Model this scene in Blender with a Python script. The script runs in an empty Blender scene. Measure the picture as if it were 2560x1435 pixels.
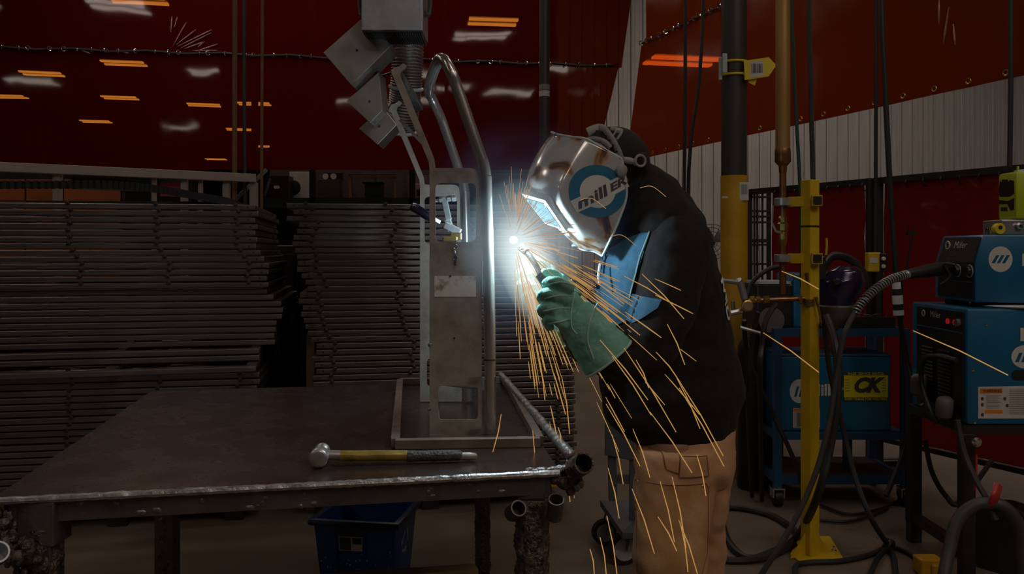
import bpy, bmesh, math, random
from mathutils import Vector, Matrix, noise
from mathutils.bvhtree import BVHTree
random.seed(11)
V = Vector
PI = math.pi
sc = bpy.context.scene
COL = sc.collection

# ------------------------------------------------------------------ camera, light, exposure
FPX, CX, CY, HC = 2100.0, 1280.0, 627.5, 1.38      # focal length and horizon point in pixels of the 2560 frame, camera height in m
cam_d = bpy.data.cameras.new('camera'); cam_d.sensor_width = 36; cam_d.lens = FPX / 2560 * 36
cam_d.clip_start = .05; cam_d.clip_end = 200
cam = bpy.data.objects.new('camera', cam_d); COL.objects.link(cam)
cam.location = (0, 0, HC); cam.rotation_euler = (PI / 2, 0, 0)   # level camera, lens shifted down
cam_d.shift_y = -(717.5 - CY) / 2560
sc.camera = cam
sc.view_settings.view_transform = 'Standard'; sc.view_settings.look = 'None'
sc.view_settings.gamma = 1; sc.view_settings.use_curve_mapping = False
sc.view_settings.exposure = 0.0
cy = sc.cycles; cy.use_light_tree = False; cy.volume_step_rate = 3; cy.max_bounces = 5; cy.diffuse_bounces = 3; cy.glossy_bounces = 3; cy.transmission_bounces = 3; cy.volume_bounces = 0; cy.transparent_max_bounces = 10
w = bpy.data.worlds.new('world'); sc.world = w; w.use_nodes = True
w.node_tree.nodes['Background'].inputs[0].default_value = (.9, .92, 1, 1)
w.node_tree.nodes['Background'].inputs[1].default_value = .012
LAMP_RADIANCE = 18.
ARC_WATTS = 9.

def ray(px, py):
    return V(((px - CX) / FPX, 1, (CY - py) / FPX))
def P(px, py, d): return ray(px, py) * d + V((0, 0, HC))
def PZ(px, py, z):
    r = ray(px, py); return r * ((z - HC) / r.z) + V((0, 0, HC))
def M(px, d): return px * d / FPX          # metres of a pixel length at depth d

ARC = P(1284, 600, 2.36)
al = bpy.data.lights.new('welding_arc_light', 'POINT'); al.energy = ARC_WATTS; al.color = (.62, .86, 1); al.shadow_soft_size = .02
alo = bpy.data.objects.new('welding_arc_light', al); COL.objects.link(alo); alo.location = ARC + V((.012, -.02, 0))

# ------------------------------------------------------------------ materials
MATS = {}
def nt(name):
    m = bpy.data.materials.new(name); m.use_nodes = True; MATS[name] = m
    return m, m.node_tree.nodes, m.node_tree.links
def pm(name, c1, c2=None, rough=.5, metal=0., ns=8., bump=0., bs=40., spec=.5, stretch=(1, 1, 1), lo=.35, hi=.65, rvar=0., coat=0., sheen=0.):
    m, N, L = nt(name)
    b = N['Principled BSDF']
    b.inputs['Roughness'].default_value = rough; b.inputs['Metallic'].default_value = metal
    b.inputs['Specular IOR Level'].default_value = spec
    b.inputs['Coat Weight'].default_value = coat
    b.inputs['Sheen Weight'].default_value = sheen
    b.inputs['Base Color'].default_value = (*c1, 1)
    if c2 or bump or rvar:
        tc = N.new('ShaderNodeTexCoord'); mp = N.new('ShaderNodeMapping'); mp.inputs['Scale'].default_value = stretch
        L.new(tc.outputs['Object'], mp.inputs[0])
    if c2 or rvar:
        n = N.new('ShaderNodeTexNoise'); n.inputs['Scale'].default_value = ns; n.inputs['Detail'].default_value = 6; n.inputs['Roughness'].default_value = .65
        L.new(mp.outputs[0], n.inputs['Vector'])
    if c2:
        r = N.new('ShaderNodeValToRGB'); r.color_ramp.elements[0].position = lo; r.color_ramp.elements[1].position = hi
        r.color_ramp.elements[0].color = (*c1, 1); r.color_ramp.elements[1].color = (*c2, 1)
        L.new(n.outputs[0], r.inputs[0]); L.new(r.outputs[0], b.inputs['Base Color'])
    if rvar:
        mr = N.new('ShaderNodeMapRange'); mr.inputs[1].default_value = .3; mr.inputs[2].default_value = .7
        mr.inputs[3].default_value = max(0.03, rough - rvar); mr.inputs[4].default_value = min(1, rough + rvar)
        L.new(n.outputs[0], mr.inputs[0]); L.new(mr.outputs[0], b.inputs['Roughness'])
    if bump:
        n2 = N.new('ShaderNodeTexNoise'); n2.inputs['Scale'].default_value = bs; n2.inputs['Detail'].default_value = 4
        L.new(mp.outputs[0], n2.inputs['Vector'])
        bp = N.new('ShaderNodeBump'); bp.inputs['Strength'].default_value = bump; bp.inputs['Distance'].default_value = .01
        L.new(n2.outputs[0], bp.inputs['Height']); L.new(bp.outputs[0], b.inputs['Normal'])
    return m
def em(name, c, s=1.):
    m, N, L = nt(name); N.remove(N['Principled BSDF'])
    e = N.new('ShaderNodeEmission'); e.inputs[0].default_value = (*c, 1); e.inputs[1].default_value = s
    L.new(e.outputs[0], N['Material Output'].inputs[0]); return m

pm('concrete', (.14, .1, .072), (.2, .148, .11), .62, ns=2.2, bump=.12, bs=30, rvar=.12, spec=.4)
pm('ceiling_deck', (.16, .14, .13), (.2, .18, .165), .8, ns=3)
pm('white_siding', (.7, .68, .66), (.6, .575, .55), .5, ns=4, stretch=(1, 1, .2))
pm('dark_siding', (.05, .04, .04), (.03, .025, .025), .7, ns=3)
pm('steel_plate', (.118, .08, .066), (.135, .094, .08), .27, .85, ns=7, bump=.02, bs=120, rvar=.03)
pm('steel_edge', (.5, .48, .46), (.3, .28, .27), .4, .8, ns=25, bump=.5, bs=45)
pm('steel_dark', (.1, .08, .07), (.15, .122, .108), .5, .6, ns=12, bump=.25, bs=50, rvar=.12)
pm('slag', (.03, .021, .017), (.22, .165, .135), .32, .5, ns=55, bump=1., bs=110, rvar=.2)
pm('spatter', (.45, .47, .5), (.2, .16, .14), .35, .8, ns=60, bump=.8, bs=90)
pm('mill_steel', (.115, .09, .08), (.18, .144, .128), .32, .45, ns=9, stretch=(.25, .25, 3), rvar=.1)
pm('black_bolt', (.03, .025, .022), (.07, .05, .04), .5, .5, ns=30)
pm('fixture_plate', (.46, .41, .365), (.2, .14, .105), .42, .4, ns=9, rvar=.12, lo=.42, hi=.75)
pm('sticker_steel', (.72, .69, .66), (.3, .21, .17), .5, .1, ns=22, lo=.52, hi=.68)
pm('tube_steel', (.55, .51, .47), (.42, .38, .35), .24, .8, ns=7, rvar=.08, stretch=(1, 1, .3))
pm('galvanized', (.55, .56, .58), (.42, .42, .44), .38, .85, ns=14, rvar=.08)
pm('paddle_steel', (.4, .35, .32), (.32, .275, .25), .38, .55, ns=10)
pm('flex_duct', (.2, .16, .15), (.28, .23, .21), .4, .6, ns=12)
pm('zinc', (.62, .66, .66), (.45, .46, .45), .32, .75, ns=30)
pm('chrome', (.7, .7, .7), None, .18, 1.)
pm('brass', (.55, .36, .1), (.35, .22, .07), .3, .9, ns=30)
pm('copper', (.45, .2, .1), (.26, .12, .07), .35, .9, ns=14, rvar=.1, stretch=(1, 1, .3))
pm('copper_tan', (.42, .22, .07), (.5, .29, .1), .42, .5, ns=10, stretch=(1, 1, .2))
pm('yellow_paint', (.72, .47, .012), (.62, .39, .01), .45, ns=7, bump=.06, bs=50)
pm('ochre_paint', (.62, .33, .008), (.5, .25, .006), .5, ns=6, bump=.08, bs=40)
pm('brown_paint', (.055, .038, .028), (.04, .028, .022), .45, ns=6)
pm('green_hose', (.02, .07, .045), None, .5)
pm('black_rubber', (.018, .016, .016), (.03, .027, .025), .5, ns=10)
pm('dark_rubber', (.06, .055, .052), (.04, .036, .034), .5, ns=14)
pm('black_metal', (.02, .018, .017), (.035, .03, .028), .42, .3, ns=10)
pm('black_plastic', (.022, .02, .02), None, .4)
pm('gray_plastic', (.13, .12, .115), (.1, .09, .085), .5, ns=10)
pm('machine_blue', (.006, .13, .27), (.008, .11, .23), .38, ns=5, coat=.15)
pm('cart_blue', (.008, .07, .16), (.012, .05, .11), .5, ns=8)
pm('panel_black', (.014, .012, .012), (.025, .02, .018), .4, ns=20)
pm('cream_print', (.62, .6, .54), None, .5)
pm('white_print', (.75, .74, .72), None, .5)
pm('label_white', (.62, .58, .56), (.55, .5, .48), .5, ns=30)
pm('label_orange', (.7, .2, .01), None, .5)
pm('label_ink', (.06, .05, .05), None, .6)
pm('label_grey', (.25, .23, .22), None, .6)
pm('label_yellow', (.78, .68, .01), None, .45)
pm('lime_plastic', (.48, .56, .02), (.42, .5, .02), .4, ns=6)
pm('tape_yellow', (.75, .55, .01), None, .4)
pm('red_plastic', (.4, .02, .015), None, .4)
pm('bin_blue', (.008, .05, .22), (.012, .065, .26), .42, ns=5)
pm('bin_rim', (.012, .025, .08), None, .45)
pm('pale_spot', (.35, .4, .5), None, .6)
pm('cart_grey', (.1, .11, .115), (.08, .085, .09), .5, ns=6)
pm('wheel_grey', (.5, .52, .53), (.4, .42, .43), .45, ns=20)
pm('pole_brown', (.2, .1, .035), (.15, .075, .03), .5, ns=8)
pm('white_frame', (.42, .34, .29), (.36, .29, .25), .5, ns=4)
pm('green_panel', (.012, .05, .035), None, .5)
pm('orange_sheet', (.34, .09, .012), (.24, .05, .008), .5, ns=4)
pm('wood_trim', (.4, .27, .14), (.3, .19, .1), .5, ns=8)
pm('cabinet_grey', (.16, .15, .16), (.12, .11, .12), .5, ns=4)
pm('cabinet_brown', (.1, .075, .065), (.08, .06, .05), .6, ns=4)
pm('dark_green', (.01, .035, .03), None, .5)
pm('cardboard', (.3, .19, .1), (.24, .15, .08), .7, ns=6)
pm('hammer_face', (.55, .52, .48), (.4, .36, .33), .4, .8, ns=50)
pm('gold_tape', (.42, .3, .06), (.24, .16, .03), .4, .4, ns=40)
pm('grip_black', (.045, .035, .035), (.1, .085, .085), .45, ns=40, bump=.6, bs=160)
pm('hoodie_black', (.018, .015, .015), (.028, .023, .022), .9, ns=40, bump=.15, bs=300, spec=.1, sheen=.04)
pm('denim_blue', (.045, .115, .185), (.06, .145, .22), .85, ns=60, bump=.15, bs=250, spec=.15)
pm('canvas_tan', (.6, .33, .19), (.5, .26, .135), .85, ns=9, bump=.12, bs=300, spec=.15)
pm('canvas_patch', (.5, .27, .125), (.62, .4, .26), .85, ns=7, bump=.12, bs=300, spec=.15, lo=.5, hi=.75)
pm('thread', (.2, .1, .045), None, .9)
pm('glove_green', (.15, .38, .29), (.24, .5, .41), .75, ns=14, bump=.25, bs=90, spec=.2)
pm('glove_piping', (.38, .55, .52), None, .7)
pm('skin', (.36, .19, .13), (.32, .16, .11), .55, ns=20)
pm('cap_black', (.012, .011, .012), None, .9)
pm('strap_grey', (.4, .39, .37), (.3, .29, .28), .45, ns=20)
pm('boot_brown', (.06, .04, .025), None, .6)
pm('helmet_rim', (.55, .6, .62), None, .3)
pm('ring_blue', (.02, .13, .22), (.03, .17, .28), .3, ns=15)
pm('helmet_blue', (.01, .012, .07), (.03, .02, .03), .22, .2, ns=7, coat=.5)
pm('bronze_shell', (.16, .13, .11), (.1, .08, .075), .35, .4, ns=8)
pm('lens_glass', (.05, .08, .085), None, .08, .2)
pm('vinyl_glint', (.5, .3, .28), (.35, .12, .1), .22, .3, ns=20)  # pale tint standing in for light glinting on the curtains
em('lamp_lens', (1, .87, .75), LAMP_RADIANCE)
em('lamp_lens_dim', (1, .88, .74), 4.6)
em('spark_hot', (.52, .27, .075), .85)
em('spark_far', (.46, .24, .1), .8)
em('led_red', (.35, .01, .01), .5)
pm('rust_steel', (.26, .205, .17), (.17, .12, .095), .45, .4, ns=14, rvar=.1)
for k_ in ('spark_hot', 'spark_far', 'led_red'): MATS[k_].cycles.emission_sampling = 'NONE'

# graphic helmet shell: chrome-white ground with scorched brown flame patches
m, N, L = nt('helmet_shell'); b = N['Principled BSDF']; b.inputs['Roughness'].default_value = .2; b.inputs['Metallic'].default_value = .25; b.inputs['Coat Weight'].default_value = .6
tc = N.new('ShaderNodeTexCoord'); n = N.new('ShaderNodeTexNoise'); n.inputs['Scale'].default_value = 9; n.inputs['Detail'].default_value = 3; n.inputs['Distortion'].default_value = .8
L.new(tc.outputs['Object'], n.inputs['Vector']); r = N.new('ShaderNodeValToRGB'); L.new(n.outputs[0], r.inputs[0])
e = r.color_ramp.elements; e[0].position = .3; e[0].color = (.05, .03, .025, 1); e[1].position = .4; e[1].color = (.2, .1, .06, 1)
for p_, c_ in ((.435, (.45, .26, .12, 1)), (.47, (.5, .48, .46, 1)), (.75, (.62, .61, .6, 1))):
    x = r.color_ramp.elements.new(p_); x.color = c_
L.new(r.outputs[0], b.inputs['Base Color'])

# translucent red welding-curtain vinyl: tinted see-through, diffuse both ways, glossy skin
def vinyl(name, tint, body, fac, gl, rough, bump_s=1.3, bump=.03, fine=0.):
    m, N, L = nt(name); N.remove(N['Principled BSDF'])
    tr = N.new('ShaderNodeBsdfTransparent'); tr.inputs[0].default_value = (*tint, 1)
    df = N.new('ShaderNodeBsdfDiffuse'); df.inputs[0].default_value = (*body, 1)
    tl = N.new('ShaderNodeBsdfTranslucent'); tl.inputs[0].default_value = (*body, 1)
    gs = N.new('ShaderNodeBsdfGlossy'); gs.inputs['Roughness'].default_value = rough
    m1 = N.new('ShaderNodeMixShader'); m1.inputs[0].default_value = .4; L.new(df.outputs[0], m1.inputs[1]); L.new(tl.outputs[0], m1.inputs[2])
    m2 = N.new('ShaderNodeMixShader'); m2.inputs[0].default_value = fac; L.new(tr.outputs[0], m2.inputs[1]); L.new(m1.outputs[0], m2.inputs[2])
    fr = N.new('ShaderNodeFresnel'); fr.inputs[0].default_value = 1.5
    mu = N.new('ShaderNodeMath'); mu.operation = 'MULTIPLY'; mu.inputs[1].default_value = gl; L.new(fr.outputs[0], mu.inputs[0])
    m3 = N.new('ShaderNodeMixShader'); L.new(mu.outputs[0], m3.inputs[0]); L.new(m2.outputs[0], m3.inputs[1]); L.new(gs.outputs[0], m3.inputs[2])
    L.new(m3.outputs[0], N['Material Output'].inputs[0])
    tc = N.new('ShaderNodeTexCoord'); n = N.new('ShaderNodeTexNoise'); n.inputs['Scale'].default_value = bump_s; n.inputs['Detail'].default_value = 2
    L.new(tc.outputs['Object'], n.inputs[0]); bp = N.new('ShaderNodeBump'); bp.inputs['Strength'].default_value = 1; bp.inputs['Distance'].default_value = bump
    L.new(n.outputs[0], bp.inputs['Height']); L.new(bp.outputs[0], gs.inputs['Normal'])
    return m
vinyl('vinyl_back', (.15, .052, .007), (.2, .009, .004), .4, .34, .04, bump_s=1.1, bump=.004)
vinyl('vinyl_side', (.24, .03, .003), (.24, .032, .004), .6, .3, .14, bump_s=1.4, bump=.01)
vinyl('vinyl_screen', (.1, .004, .003), (.3, .018, .012), .8, .6, .3, bump_s=5, bump=.05)

# ------------------------------------------------------------------ mesh building
def cat(pts, k=6):
    pts = [V(p) for p in pts]
    if len(pts) < 3: return pts
    out = []
    for i in range(len(pts) - 1):
        p0 = pts[max(i - 1, 0)]; p1 = pts[i]; p2 = pts[i + 1]; p3 = pts[min(i + 2, len(pts) - 1)]
        for j in range(k):
            t = j / k
            out.append(.5 * ((2 * p1) + (p2 - p0) * t + (2 * p0 - 5 * p1 + 4 * p2 - p3) * t * t + (3 * p1 - p0 - 3 * p2 + p3) * t ** 3))
    out.append(pts[-1]); return out
def lerp(a, b, t): return a + (b - a) * t
def interp(tab, t):      # piecewise-linear table of floats/vectors at t in 0..1
    k = t * (len(tab) - 1); i = min(int(k), len(tab) - 2); return lerp(tab[i], tab[i + 1], k - i)
def rotz(a): return Matrix.Rotation(a, 3, 'Z')

class B:
    def __init__(s): s.v = []; s.f = []
    def add(s, vs, fs):
        o = len(s.v); s.v += [V(p) for p in vs]; s.f += [tuple(i + o for i in f) for f in fs]; return s
    def box(s, c, d, R=None):
        c = V(c); h = V(d) / 2; vs = []
        for x in (-1, 1):
            for y in (-1, 1):
                for z in (-1, 1):
                    p = V((x * h.x, y * h.y, z * h.z)); vs.append((R @ p if R else p) + c)
        return s.add(vs, [(0, 1, 3, 2), (4, 6, 7, 5), (0, 4, 5, 1), (2, 3, 7, 6), (0, 2, 6, 4), (1, 5, 7, 3)])
    def bx(s, p, q):
        p = V(p); q = V(q); return s.box((p + q) / 2, (abs(q.x - p.x), abs(q.y - p.y), abs(q.z - p.z)))
    def bar(s, p, q, w, h, up=(0, 0, 1)):
        p = V(p); q = V(q); z = (q - p).normalized(); x = V(up).cross(z)
        if x.length < 1e-4: x = V((1, 0, 0)).cross(z)
        x.normalize(); y = z.cross(x)
        vs = [e + x * a * w / 2 + y * b * h / 2 for e in (p, q) for a, b in ((-1, -1), (1, -1), (1, 1), (-1, 1))]
        return s.add(vs, [(3, 2, 1, 0), (4, 5, 6, 7), (0, 1, 5, 4), (1, 2, 6, 5), (2, 3, 7, 6), (3, 0, 4, 7)])
    def tube(s, pts, r, n=8, cap=True, closed=False, flat=1., up=None):
        pts = [V(p) for p in pts]; m = len(pts); rings = []; u = None
        for i in range(m):
            if closed: t = pts[(i + 1) % m] - pts[i - 1]
            else: t = pts[min(i + 1, m - 1)] - pts[max(i - 1, 0)]
            t.normalize()
            if u is None:
                u = V(up) if up else (V((0, 0, 1)) if abs(t.z) < .9 else V((1, 0, 0)))
            u = (u - t * u.dot(t)).normalized(); b = t.cross(u)
            rr = r[i] if isinstance(r, (list, tuple)) else r
            rings.append([pts[i] + u * math.cos(2 * PI * k / n) * rr + b * math.sin(2 * PI * k / n) * rr * flat for k in range(n)])
        return s.loft(rings, cap and not closed, closed)
    def loft(s, rings, cap=True, closed=False):
        n = len(rings[0]); o = len(s.v)
        for r_ in rings: s.v += [V(p) for p in r_]
        m = len(rings)
        for i in range(m if closed else m - 1):
            a = o + i * n; b = o + ((i + 1) % m) * n
            for k in range(n): s.f.append((a + k, a + (k + 1) % n, b + (k + 1) % n, b + k))
        if cap:
            s.f.append(tuple(o + k for k in reversed(range(n)))); s.f.append(tuple(o + (m - 1) * n + k for k in range(n)))
        return s
    def lathe(s, prof, o, axis=(0, 0, 1), n=16, cap=True):
        o = V(o); a = V(axis).normalized(); u = a.orthogonal().normalized(); b = a.cross(u)
        return s.loft([[o + a * h + (u * math.cos(2 * PI * k / n) + b * math.sin(2 * PI * k / n)) * r for k in range(n)] for r, h in prof], cap)
    def cyl(s, p, q, r, n=12):
        p = V(p); q = V(q); l = (q - p).length; return s.lathe([(r, 0), (r, l)], p, q - p, n)
    def ring(s, c, axis, R, r, n=18, k=6):
        c = V(c); a = V(axis).normalized(); u = a.orthogonal().normalized(); b = a.cross(u)
        return s.tube([c + (u * math.cos(2 * PI * i / n) + b * math.sin(2 * PI * i / n)) * R for i in range(n)], r, k, closed=True)
    def sph(s, c, r, n=12, m=8, sc3=(1, 1, 1), R=None):
        c = V(c); rings = []
        for j in range(1, m):
            a = PI * j / m
            ring = []
            for k in range(n):
                p = V((math.sin(a) * math.cos(2 * PI * k / n) * sc3[0], math.sin(a) * math.sin(2 * PI * k / n) * sc3[1], math.cos(a) * sc3[2])) * r
                ring.append(c + (R @ p if R else p))
            rings.append(ring)
        rings.reverse()
        return s.loft(rings)
    def prism(s, poly, th):
        poly = [V(p) for p in poly]; th = V(th); n = len(poly)
        return s.add(poly + [p + th for p in poly], [tuple(reversed(range(n))), tuple(range(n, 2 * n))] + [(i, (i + 1) % n, n + (i + 1) % n, n + i) for i in range(n)])
    def plate(s, outer, hole, th):     # polygon with one hole of the same vertex count, given thickness
        n = len(outer); th = V(th); vs = [V(p) for p in outer] + [V(p) for p in hole]; vs += [p + th for p in vs]; fs = []
        for i in range(n):
            j = (i + 1) % n
            fs += [(i, n + i, n + j, j), (2 * n + i, 2 * n + j, 3 * n + j, 3 * n + i), (i, j, 2 * n + j, 2 * n + i), (n + i, 3 * n + i, 3 * n + j, n + j)]
        return s.add(vs, fs)
    def mesh(s, name, bevel=0., smooth=False, ang=40, fix=True):
        me = bpy.data.meshes.new(name); me.from_pydata([tuple(p) for p in s.v], [], s.f)
        if bevel or fix:
            bm = bmesh.new(); bm.from_mesh(me)
            if fix: bmesh.ops.recalc_face_normals(bm, faces=bm.faces)
            if bevel: bmesh.ops.bevel(bm, geom=[e for e in bm.edges if len(e.link_faces) == 2 and e.calc_face_angle(0) > .6], offset=bevel, segments=2, profile=.5, affect='EDGES', clamp_overlap=True)
            bm.to_mesh(me); bm.free()
        if smooth:
            for p in me.polygons: p.use_smooth = True
            me.set_sharp_from_angle(angle=math.radians(ang))
        me.update(); return me
    def build(s, name, mat, parent=None, bevel=0., smooth=False, ang=40, fix=True):
        return link(name, s.mesh(name, bevel, smooth, ang, fix), mat, parent)

def link(name, me, mat, parent=None):
    o = bpy.data.objects.new(name, me); COL.objects.link(o)
    if mat and not me.materials: me.materials.append(MATS[mat])
    if parent:
        o.parent = parent
        if parent.parent is None: o.location = -parent.location      # meshes are modelled in world metres
    return o
def thing(name, label, cat_, loc=(0, 0, 0), group=None):
    o = bpy.data.objects.new(name, None); COL.objects.link(o); o.location = loc; o.empty_display_size = .05
    return tag(o, label, cat_, group)
def tag(o, label, cat_, group=None):
    o['label'] = label; o['category'] = cat_
    if group: o['group'] = group
    return o
def struct(o): o['kind'] = 'structure'; return o
def dup(root, loc, rz=0.):
    r = root.copy(); COL.objects.link(r); r.location = loc; r.rotation_euler = (0, 0, rz)
    for ch in root.children:
        c = ch.copy(); COL.objects.link(c); c.parent = r
    return r
def text_b(s, size=1., shear=0., off=0., ext=0.):
    c = bpy.data.curves.new('t', 'FONT'); c.body = s; c.size = size; c.shear = shear; c.offset = off; c.extrude = ext; c.align_x = 'CENTER'; c.align_y = 'CENTER'; c.resolution_u = 3
    o = bpy.data.objects.new('t', c); COL.objects.link(o)
    dg = bpy.context.evaluated_depsgraph_get(); dg.update(); me = o.evaluated_get(dg).to_mesh()
    vs = [v.co.copy() for v in me.vertices]; fs = [tuple(p.vertices) for p in me.polygons]
    bpy.data.objects.remove(o); bpy.data.curves.remove(c); return vs, fs
def text(name, s, o, ex, ey, size, mat, parent, shear=0., off=0., lift=.0012):
    ex = V(ex).normalized(); ey = V(ey).normalized(); nn = ex.cross(ey)
    vs, fs = text_b(s, size, shear, off)
    b = B(); b.add([V(o) + ex * v.x + ey * v.y + nn * lift for v in vs], fs)
    return b.build(name, mat, parent, fix=False)
def remesh(b, voxel, smooth_n=4, wr=None):
    me = b.mesh('tmp'); o = bpy.data.objects.new('tmp', me); COL.objects.link(o)
    md = o.modifiers.new('r', 'REMESH'); md.mode = 'VOXEL'; md.voxel_size = voxel
    if smooth_n:
        s2 = o.modifiers.new('s', 'SMOOTH'); s2.iterations = smooth_n; s2.factor = .5
    dg = bpy.context.evaluated_depsgraph_get(); dg.update()
    out = bpy.data.meshes.new_from_object(o.evaluated_get(dg)); bpy.data.objects.remove(o)
    if wr:
        ns = [v.normal.copy() for v in out.vertices]
        for v, nn in zip(out.vertices, ns): v.co += nn * wr(v.co)
    for p in out.polygons: p.use_smooth = True
    out.update(); return out
def bvh_of(me): return BVHTree.FromPolygons([v.co for v in me.vertices], [tuple(p.vertices) for p in me.polygons])
def fill_poly(pts, cuts=3):      # a polygon as a finely divided sheet
    bm = bmesh.new(); bm.faces.new([bm.verts.new(p) for p in pts])
    bmesh.ops.triangulate(bm, faces=bm.faces[:])
    for _ in range(cuts): bmesh.ops.subdivide_edges(bm, edges=bm.edges[:], cuts=1, use_grid_fill=True)
    vs = [v.co.copy() for v in bm.verts]; bm.verts.index_update(); fs = [tuple(v.index for v in f.verts) for f in bm.faces]; bm.free(); return vs, fs
def cast_on(bvh, pts, dirv, back, lift):
    out = []; dirv = V(dirv).normalized()
    for p in pts:
        h = bvh.ray_cast(p - dirv * back, dirv, back * 2.5)
        out.append((h[0] - dirv * lift) if h[0] else None)
    good = [(a, b) for a, b in zip(pts, out) if b]
    res = []
    for p, q in zip(pts, out):
        if q is None:
            if not good: res.append(p); continue
            g = min(good, key=lambda ab: (ab[0] - p).length_squared); q = p + dirv * (g[1] - g[0]).dot(dirv)
        res.append(q)
    return res
# ------------------------------------------------------------------ the building
AX = V((.984, .18, 0)).normalized()          # the table's, stacks' and back curtain's long direction
AD = V((-.18, .984, 0)).normalized()         # and their depth direction
CEIL = 7.8
b = B(); b.bx((-20, -18, -.1), (16, 60, 0)); struct(b.build('floor', 'concrete'))
b = B(); b.bx((-20, -18, CEIL), (16, 60, CEIL + .1)); ceil = struct(b.build('ceiling', 'ceiling_deck'))
jb = B().bx((-20, -.06, CEIL - .35), (16, .06, CEIL)).mesh('ceiling_joist')
for y in range(-10, 52, 5):
    o = link('ceiling_joist', jb, 'ceiling_deck', ceil); o.location.y = y
b = B(); b.bx((-20.1, -18, 0), (-20, 60, CEIL)); struct(b.build('wall_left', 'dark_siding'))
b = B(); b.bx((16, -18, 0), (16.1, 60, CEIL)); struct(b.build('wall_right', 'white_siding'))
b = B(); b.bx((-20, 60, 0), (16, 60.1, CEIL)); struct(b.build('wall_far', 'dark_siding'))
b = B(); b.bx((-20, -18.1, 0), (16, -18, CEIL)); struct(b.build('wall_behind_camera', 'dark_siding'))
# white ribbed siding wall on the right half of the view
W0 = V((.9, 16.6, 0)); NW = 56; PW = .252
b = B(); b.add([W0 + AD * .05, W0 + AX * PW * NW + AD * .05, W0 + AX * PW * NW + AD * .05 + V((0, 0, CEIL)), W0 + AD * .05 + V((0, 0, CEIL))], [(0, 1, 2, 3)])
b.prism([W0 + AD * .04, W0 + AX * PW * NW + AD * .04, W0 + AX * PW * NW + AD * .14, W0 + AD * .14], (0, 0, CEIL))
b.v = b.v[4:]; b.f = [tuple(i - 4 for i in f) for f in b.f[1:]]
wall_back = struct(b.build('wall_back', 'brown_paint'))
prof = [(.006, .04), (.012, .0), (.055, .0), (.06, .008), (.085, .008), (.09, 0), (.15, 0), (.155, .008), (.18, .008), (.185, 0), (.24, 0), (.246, .04)]
pb = B(); vs = []
for x, y in prof: vs += [AX * x + AD * y, AX * x + AD * y + V((0, 0, CEIL - .02))]
pb.add(vs, [(2 * i, 2 * i + 2, 2 * i + 3, 2 * i + 1) for i in range(len(prof) - 1)])
pme = pb.mesh('wall_panel')
for i in range(NW):
    o = link('wall_panel', pme, 'white_siding', wall_back); o.location = W0 + AX * PW * i + V((0, 0, .01))
# ------------------------------------------------------------------ welding curtains
def sheet(name, mat, cols, label, group, amp=.012, nz=14, folds=0., lean=None):
    # cols: list of (ground point, z bottom, z top); a hanging sheet with soft ripples and real thickness
    b = B(); n = len(cols); k = 8; pts = []
    for i in range((n - 1) * k + 1):
        t = i / k; j = min(int(t), n - 2); u = t - j
        g = lerp(cols[j][0], cols[j + 1][0], u); z0 = lerp(cols[j][1], cols[j + 1][1], u); z1 = lerp(cols[j][2], cols[j + 1][2], u)
        pts.append((g, z0, z1, u if j == n - 2 else 0.))
    dirv = (cols[-1][0] - cols[0][0]).normalized(); nrm = V((-dirv.y, dirv.x, 0))
    grid = []
    for i, (g, z0, z1, le) in enumerate(pts):
        for q in range(nz + 1):
            z = lerp(z0, z1, q / nz); s_ = (g - cols[0][0]).length
            off = amp * (noise.noise(V((s_ * .9, z * .25, 3.1))) + .35 * noise.noise(V((s_ * 2.3, z * .4, 8.7)))) + folds * math.sin(s_ * 9)
            grid.append(V((g.x, g.y, z)) + nrm * off + (dirv * le * lerp(lean[0], lean[1], q / nz) if lean else V((0, 0, 0))))
    th = nrm * .003; m = nz + 1; N_ = len(pts); o_ = len(grid); allv = grid + [p + th for p in grid]; fs = []
    for i in range(N_ - 1):
        for q in range(nz):
            a = i * m + q; fs.append((a, a + 1, a + m + 1, a + m)); fs.append((o_ + a, o_ + a + m, o_ + a + m + 1, o_ + a + 1))
    b.add(allv, fs[::2]); o = b.build(name, mat, None, smooth=True, ang=80, fix=False)
    return tag(o, label, 'curtain', group)
def gp(px, d): r = ray(px, 627); return V((r.x * d, d, 0))
C_R = gp(1560, 13.5)
def cpt(t): return C_R - AX * t             # t metres left of the corner on the back curtain
def seam_z(t): return 4.36 - .011 * t
lo_cols = [(cpt(t), 2.68 - .016 * t - (0 if t < 8 else .02), seam_z(t) + .02) for t in (10.2, 8, 6, 4, 2, .9)]
up_cols = [(cpt(t), seam_z(t) - .04, CEIL - .4) for t in (10.2, 8, 6, 4, 2, 0.2)]
def add_edge(cols, g, z0, z1): cols.append((g, z0, z1)); return cols
# slanted right edge: gathered back towards the left lower down
lo_cols[-1] = (cpt(.3), 2.69, seam_z(0) + .02)
c_lo = sheet('welding_curtain', 'vinyl_back', lo_cols, 'lower dark red see-through welding curtain behind the frame stacks', 'red welding curtains', lean=(-.2, .22))
c_up = sheet('welding_curtain', 'vinyl_back', [(g + AD * -.02, a, z) for g, a, z in up_cols], 'upper dark red welding curtain above the ringed seam', 'red welding curtains', lean=(.15, .6))
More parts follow.
